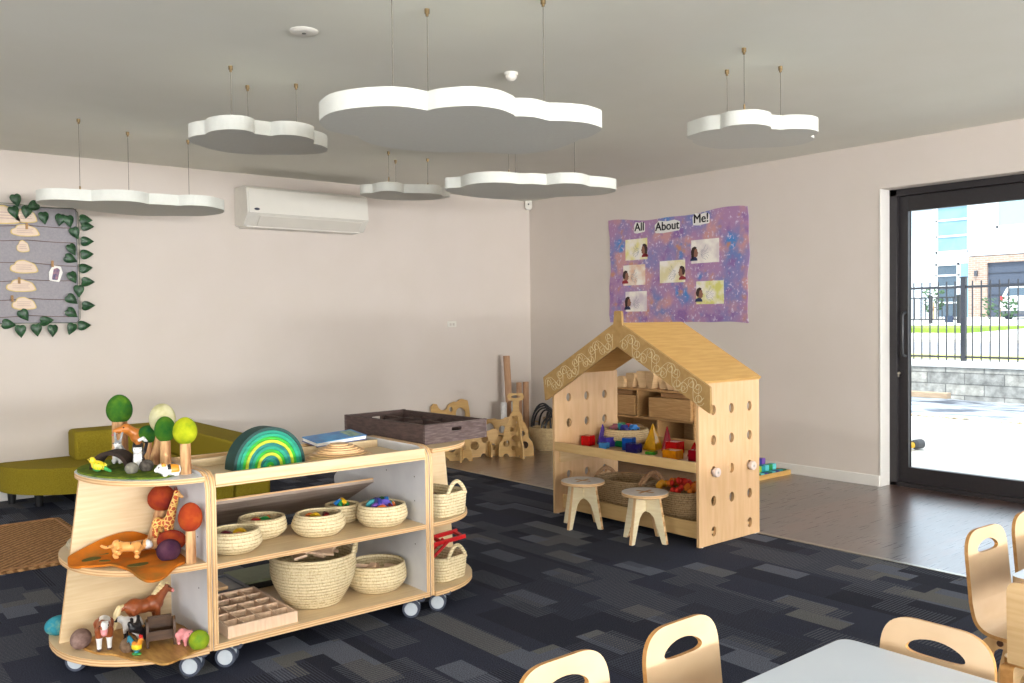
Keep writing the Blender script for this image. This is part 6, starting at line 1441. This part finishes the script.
# white goat / goose with black face behind the rooster
t = thing('toy_sheep', 'white toy sheep with dark face, behind the lying black and white cow', 'toy animal', (-4.985, -3.64, T3 + .007), R(150))
ss2 = quad(.060, .055, .020, .005, (.015, .011), (.040, 0, .070), .011, (.015, 0, -.008, .006), [(-.03, 0, .06, .004), (-.036, 0, .045, .004)], .005, 1.1, 1.1, 1.1)
blob('body', ss2, [WHT, BLK], t, .003, lambda c: 1 if (c.x > .047 or c.z < .022) else 0, 3); eyes(t, (.040, 0, .070), .011)
# black and white cow toppled with legs in the air
t = thing('toy_cow', 'black and white toy cow toppled over with its black legs in the air', 'toy animal', (-4.99, -3.74, T3 + .062), R(0)); t.rotation_euler = (R(35), R(-135), R(30))
bs2 = quad(.075, .045, .019, .0058, (.016, .012), (.045, 0, .058), .012, (.016, 0, -.010, .008), [(-.037, 0, .05, .003), (-.045, 0, .03, .003)], .006)
bs2 = [(q[0], tuple(Vector(q[1]) - Vector((0, 0, .04))), *(q[2:] if q[0] == 'e' else (tuple(Vector(q[2]) - Vector((0, 0, .04))), *q[3:]))) for q in bs2]
blob('body', bs2, [BLK, WHT], t, .003, lambda c: 1 if (sin(60 * c.x + 1) + sin(80 * c.y) > .85 and c.z > -.02) else 0, 3)
# rooster
t = thing('toy_rooster', 'small bright toy rooster with yellow and teal feathers at the board front', 'toy animal', (-5.022, -3.815, T3 + .007), R(-60))
rs = [('e', (0, 0, .028), (.020, .014, .016)), ('c', (.010, 0, .034), (.018, 0, .052), .010, .007), ('e', (.019, 0, .056), (.008, .007, .008)), ('c', (.024, 0, .055), (.031, 0, .053), .004, .0015), ('c', (-.014, 0, .034), (-.030, 0, .056), .009, .006), ('c', (-.030, 0, .056), (-.036, 0, .040), .006, .004), ('e', (0, 0, .004), (.018, .014, .005)), ('c', (0, .005, .02), (0, .005, .004), .003, .003), ('c', (0, -.005, .02), (0, -.005, .004), .003, .003)]
blob('body', rs, [YEL, A('rooster_teal', (40, 128, 150)), A('rooster_red', (206, 56, 36)), A('rooster_base', (60, 140, 66)), A('rooster_orange', (226, 140, 44))], t, .0024, lambda c: 3 if c.z < .009 else (1 if (c.x < -.012 or c.z < .020) else (2 if c.x > .016 and c.z > .058 else (4 if c.z > .036 else 0))), 2)
obj('comb', MB().sheet([(-.006, 0), (.008, 0), (.007, .008), (.003, .004), (0, .009), (-.003, .004), (-.006, .007)], [], .003, FR((.018, 0, .062), (1, 0, 0), (0, 0, 1))), A('comb_red', (200, 40, 36)), t, world=False)
# brown hen-like stone behind the rooster
stone('rounded brown nest stone beside the rooster', -5.035, -3.765, T3 + .006, (.026, .024, .026), (136, 110, 88), (100, 78, 60))
# giraffe
def gir_mat():
    m, nt, b = _new('giraffe_coat'); b.inputs['Roughness'].default_value = .45
    v = nt.nodes.new('ShaderNodeTexVoronoi'); v.feature = 'DISTANCE_TO_EDGE'; v.inputs['Scale'].default_value = 62; nt.links.new(_obj(nt), v.inputs['Vector'])
    r = _ramp(nt, v.outputs['Distance'], [(.07, lin((238, 196, 110))), (.15, lin((180, 74, 26)))]); nt.links.new(r.outputs['Color'], b.inputs['Base Color']); return m
t = thing('toy_giraffe', 'tall spotted toy giraffe behind the orange rust tree', 'toy animal', (-4.872, -3.645, T2 + .008), R(-56))
gs = quad(.070, .100, .020, .0052, (.019, .010), (.060, 0, .208), .011, (.020, 0, -.012, .0065), [(-.036, 0, .105, .003), (-.044, 0, .075, .003), (-.044, 0, .05, .005)], .008, .9, 1.15, .9)
gs += [('c', (.056, .004, .216), (.055, .005, .228), .0028, .0026), ('c', (.056, -.004, .216), (.055, -.005, .228), .0028, .0026)]
blob('body', gs, [gir_mat(), HOOF, A('giraffe_face', (214, 160, 96)), A('giraffe_horn', (130, 40, 30))], t, .0029, lambda c: 1 if c.z < .010 else (3 if c.z > .218 else (2 if c.x > .068 and c.z > .17 else 0)), 3)
eyes(t, (.060, 0, .208), .011, .4, .8, .3); obj('mane', MB().tube([(.020, 0, .130), (.034, 0, .165), (.048, 0, .205)], [.004, .0045, .003], 8), HOOF, t, world=False)
# tiger cub lying across the orange mat
t = thing('toy_tiger', 'orange and white toy tiger lying tipped on the orange mat', 'toy animal', (-5.0, -3.66, T2 + .042), 0); t.rotation_euler = (R(-62), R(4), R(-22)); t.scale = (1.1, 1.1, 1.1)
ts = quad(.088, .040, .017, .0068, (.015, .014), (.056, 0, .050), .0155, (.010, 0, -.005, .009), [(-.042, 0, .046, .005), (-.062, 0, .036, .005), (-.076, 0, .044, .005)], .005)
ts = [(q[0], tuple(Vector(q[1]) - Vector((0, 0, .035))), *(q[2:] if q[0] == 'e' else (tuple(Vector(q[2]) - Vector((0, 0, .035))), *q[3:]))) for q in ts]
blob('body', ts, [A('tiger', (232, 166, 92)), WHT, HOOF], t, .003, lambda c: 1 if (c.x > .054) else (2 if sin(190 * c.x) > .93 and c.z > .0 else 0), 3); eyes(t, (.056, 0, .015), .0155)
# orange dog / fox hound at the back of the green mat
t = thing('toy_dog', 'large tan toy dog with open mouth behind the black cat', 'toy animal', (-4.838, -3.39, T), R(170)); t.scale = (1.12, 1.12, 1.12)
dgs = quad(.105, .082, .023, .0075, (.019, .016), (.070, 0, .110), .018, (.034, 0, -.006, .010), [(-.050, 0, .090, .006), (-.07, 0, .075, .005)], -.012, .9, 1.15, .95)
blob('body', dgs, [ORG_, WHT], t, .0034, lambda c: 1 if (c.z < .012 or (c.x > .098 and c.z < .098)) else 0, 3); eyes(t, (.070, 0, .110), .018, .5, .7, .3)
obj('tongue', MB().ell((.106, 0, .094), (.012, .005, .0025), Euler((0, R(20), 0)), 12, 6), A('tongue_pink', (222, 96, 116)), t, world=False)
# grey rabbit sitting by the tall tree
t = thing('toy_rabbit', 'grey and white toy rabbit sitting upright behind the dark bark arch', 'toy animal', (-4.945, -3.40, T), R(-130)); t.scale = (1.1, 1.1, 1.1)
rbs = [('e', (-.004, 0, .026), (.026, .021, .026)), ('e', (.008, 0, .044), (.018, .016, .022)), ('e', (.018, 0, .066), (.015, .013, .014)), ('c', (.022, 0, .064), (.031, 0, .060), .008, .006), ('c', (.014, .008, .076), (.010, .013, .104), .0045, .004), ('c', (.014, -.008, .076), (.008, -.014, .103), .0045, .004), ('c', (.016, .010, .03), (.026, .010, .006), .008, .006), ('c', (.016, -.010, .03), (.026, -.010, .006), .008, .006), ('e', (-.028, 0, .018), (.008, .008, .008)), ('e', (.004, .016, .010), (.022, .008, .010)), ('e', (.004, -.016, .010), (.022, .008, .010))]
blob('body', rbs, [GRY, WHT], t, .0027, lambda c: 1 if (c.x > .016 and c.z < .070) else 0, 2); eyes(t, (.018, 0, .066), .015, .6, .75, .3, .0022)
# black and white cat sitting
t = thing('toy_cat', 'black toy cat with white chest and raised tail beside the grey stones', 'toy animal', (-4.935, -3.585, T), R(-112)); t.scale = (1.08, 1.08, 1.08)
cts = [('e', (-.010, 0, .024), (.028, .020, .024)), ('e', (.006, 0, .040), (.018, .017, .026)), ('e', (.014, 0, .066), (.017, .018, .016)), ('c', (.020, 0, .062), (.028, 0, .059), .008, .007), ('c', (.010, .011, .078), (.009, .013, .090), .006, .002), ('c', (.010, -.011, .078), (.009, -.013, .090), .006, .002), ('c', (.014, .009, .036), (.020, .009, .005), .0075, .0065), ('c', (.014, -.009, .036), (.020, -.009, .005), .0075, .0065),
       ('c', (-.034, .0, .024), (-.040, .016, .050), .0055, .0055), ('c', (-.040, .016, .050), (-.034, .024, .082), .0055, .0055), ('c', (-.034, .024, .082), (-.026, .014, .098), .0055, .006), ('c', (-.026, .014, .098), (-.022, .002, .092), .006, .006)]
blob('body', cts, [BLK, WHT], t, .0027, lambda c: 1 if ((c.x > .014 and c.z < .074 and abs(c.y) < .013) or (c.x > .012 and c.z < .016) or (c.z > .086 and c.x < -.01)) else 0, 2); eyes(t, (.014, 0, .066), .017, .75, .45, .2, .0022)
# calico guinea pig
t = thing('toy_guinea_pig', 'white, orange and black toy guinea pig at the front edge of the top', 'toy animal', (-4.902, -3.81, T1 + .007), R(172))
gps = [('e', (-.010, 0, .020), (.032, .020, .020)), ('e', (.022, 0, .026), (.019, .017, .018)), ('c', (.030, 0, .027), (.040, 0, .022), .012, .008), ('e', (.018, .013, .040), (.006, .003, .006)), ('e', (.018, -.013, .040), (.006, .003, .006)), ('e', (.014, .012, .004), (.009, .005, .005)), ('e', (.014, -.012, .004), (.009, .005, .005)), ('e', (-.022, .013, .004), (.011, .006, .005)), ('e', (-.022, -.013, .004), (.011, .006, .005))]
blob('body', gps, [WHT, A('calico_orange', (230, 150, 44)), BLK], t, .0027, lambda c: (1 if -.032 < c.x < -.004 and c.z > .012 else (2 if (-.004 <= c.x < .006 and c.z > .022) or c.x < -.036 else (1 if .010 < c.x < .026 and c.z > .034 else 0))), 2); eyes(t, (.022, 0, .028), .018, .7, .75, .2, .0025)
# yellow bird with open wings
t = thing('toy_bird', 'yellow and green toy bird with patterned wings at the mat left edge', 'toy animal', (-5.068, -3.555, T + .004), R(140)); t.rotation_euler = (0, R(-12), R(140))
bds = [('e', (0, 0, .022), (.024, .016, .016)), ('e', (.022, 0, .034), (.012, .011, .012)), ('c', (.030, 0, .034), (.040, 0, .033), .005, .002), ('c', (-.018, 0, .018), (-.048, 0, .010), .009, .005), ('e', (-.006, .016, .020), (.022, .005, .013)), ('e', (-.006, -.016, .020), (.022, .005, .013)), ('e', (0, 0, .004), (.014, .012, .005))]
blob('body', bds, [YEL, A('bird_green', (60, 160, 80)), A('bird_lime', (170, 196, 50))], t, .0025, lambda c: 1 if (c.x < -.026 or c.z < .008) else (2 if (abs(c.y) > .013 and sin(420 * c.x) > .2) else 0), 2); eyes(t, (.022, 0, .034), .012, .5, .75, .2, .0018)
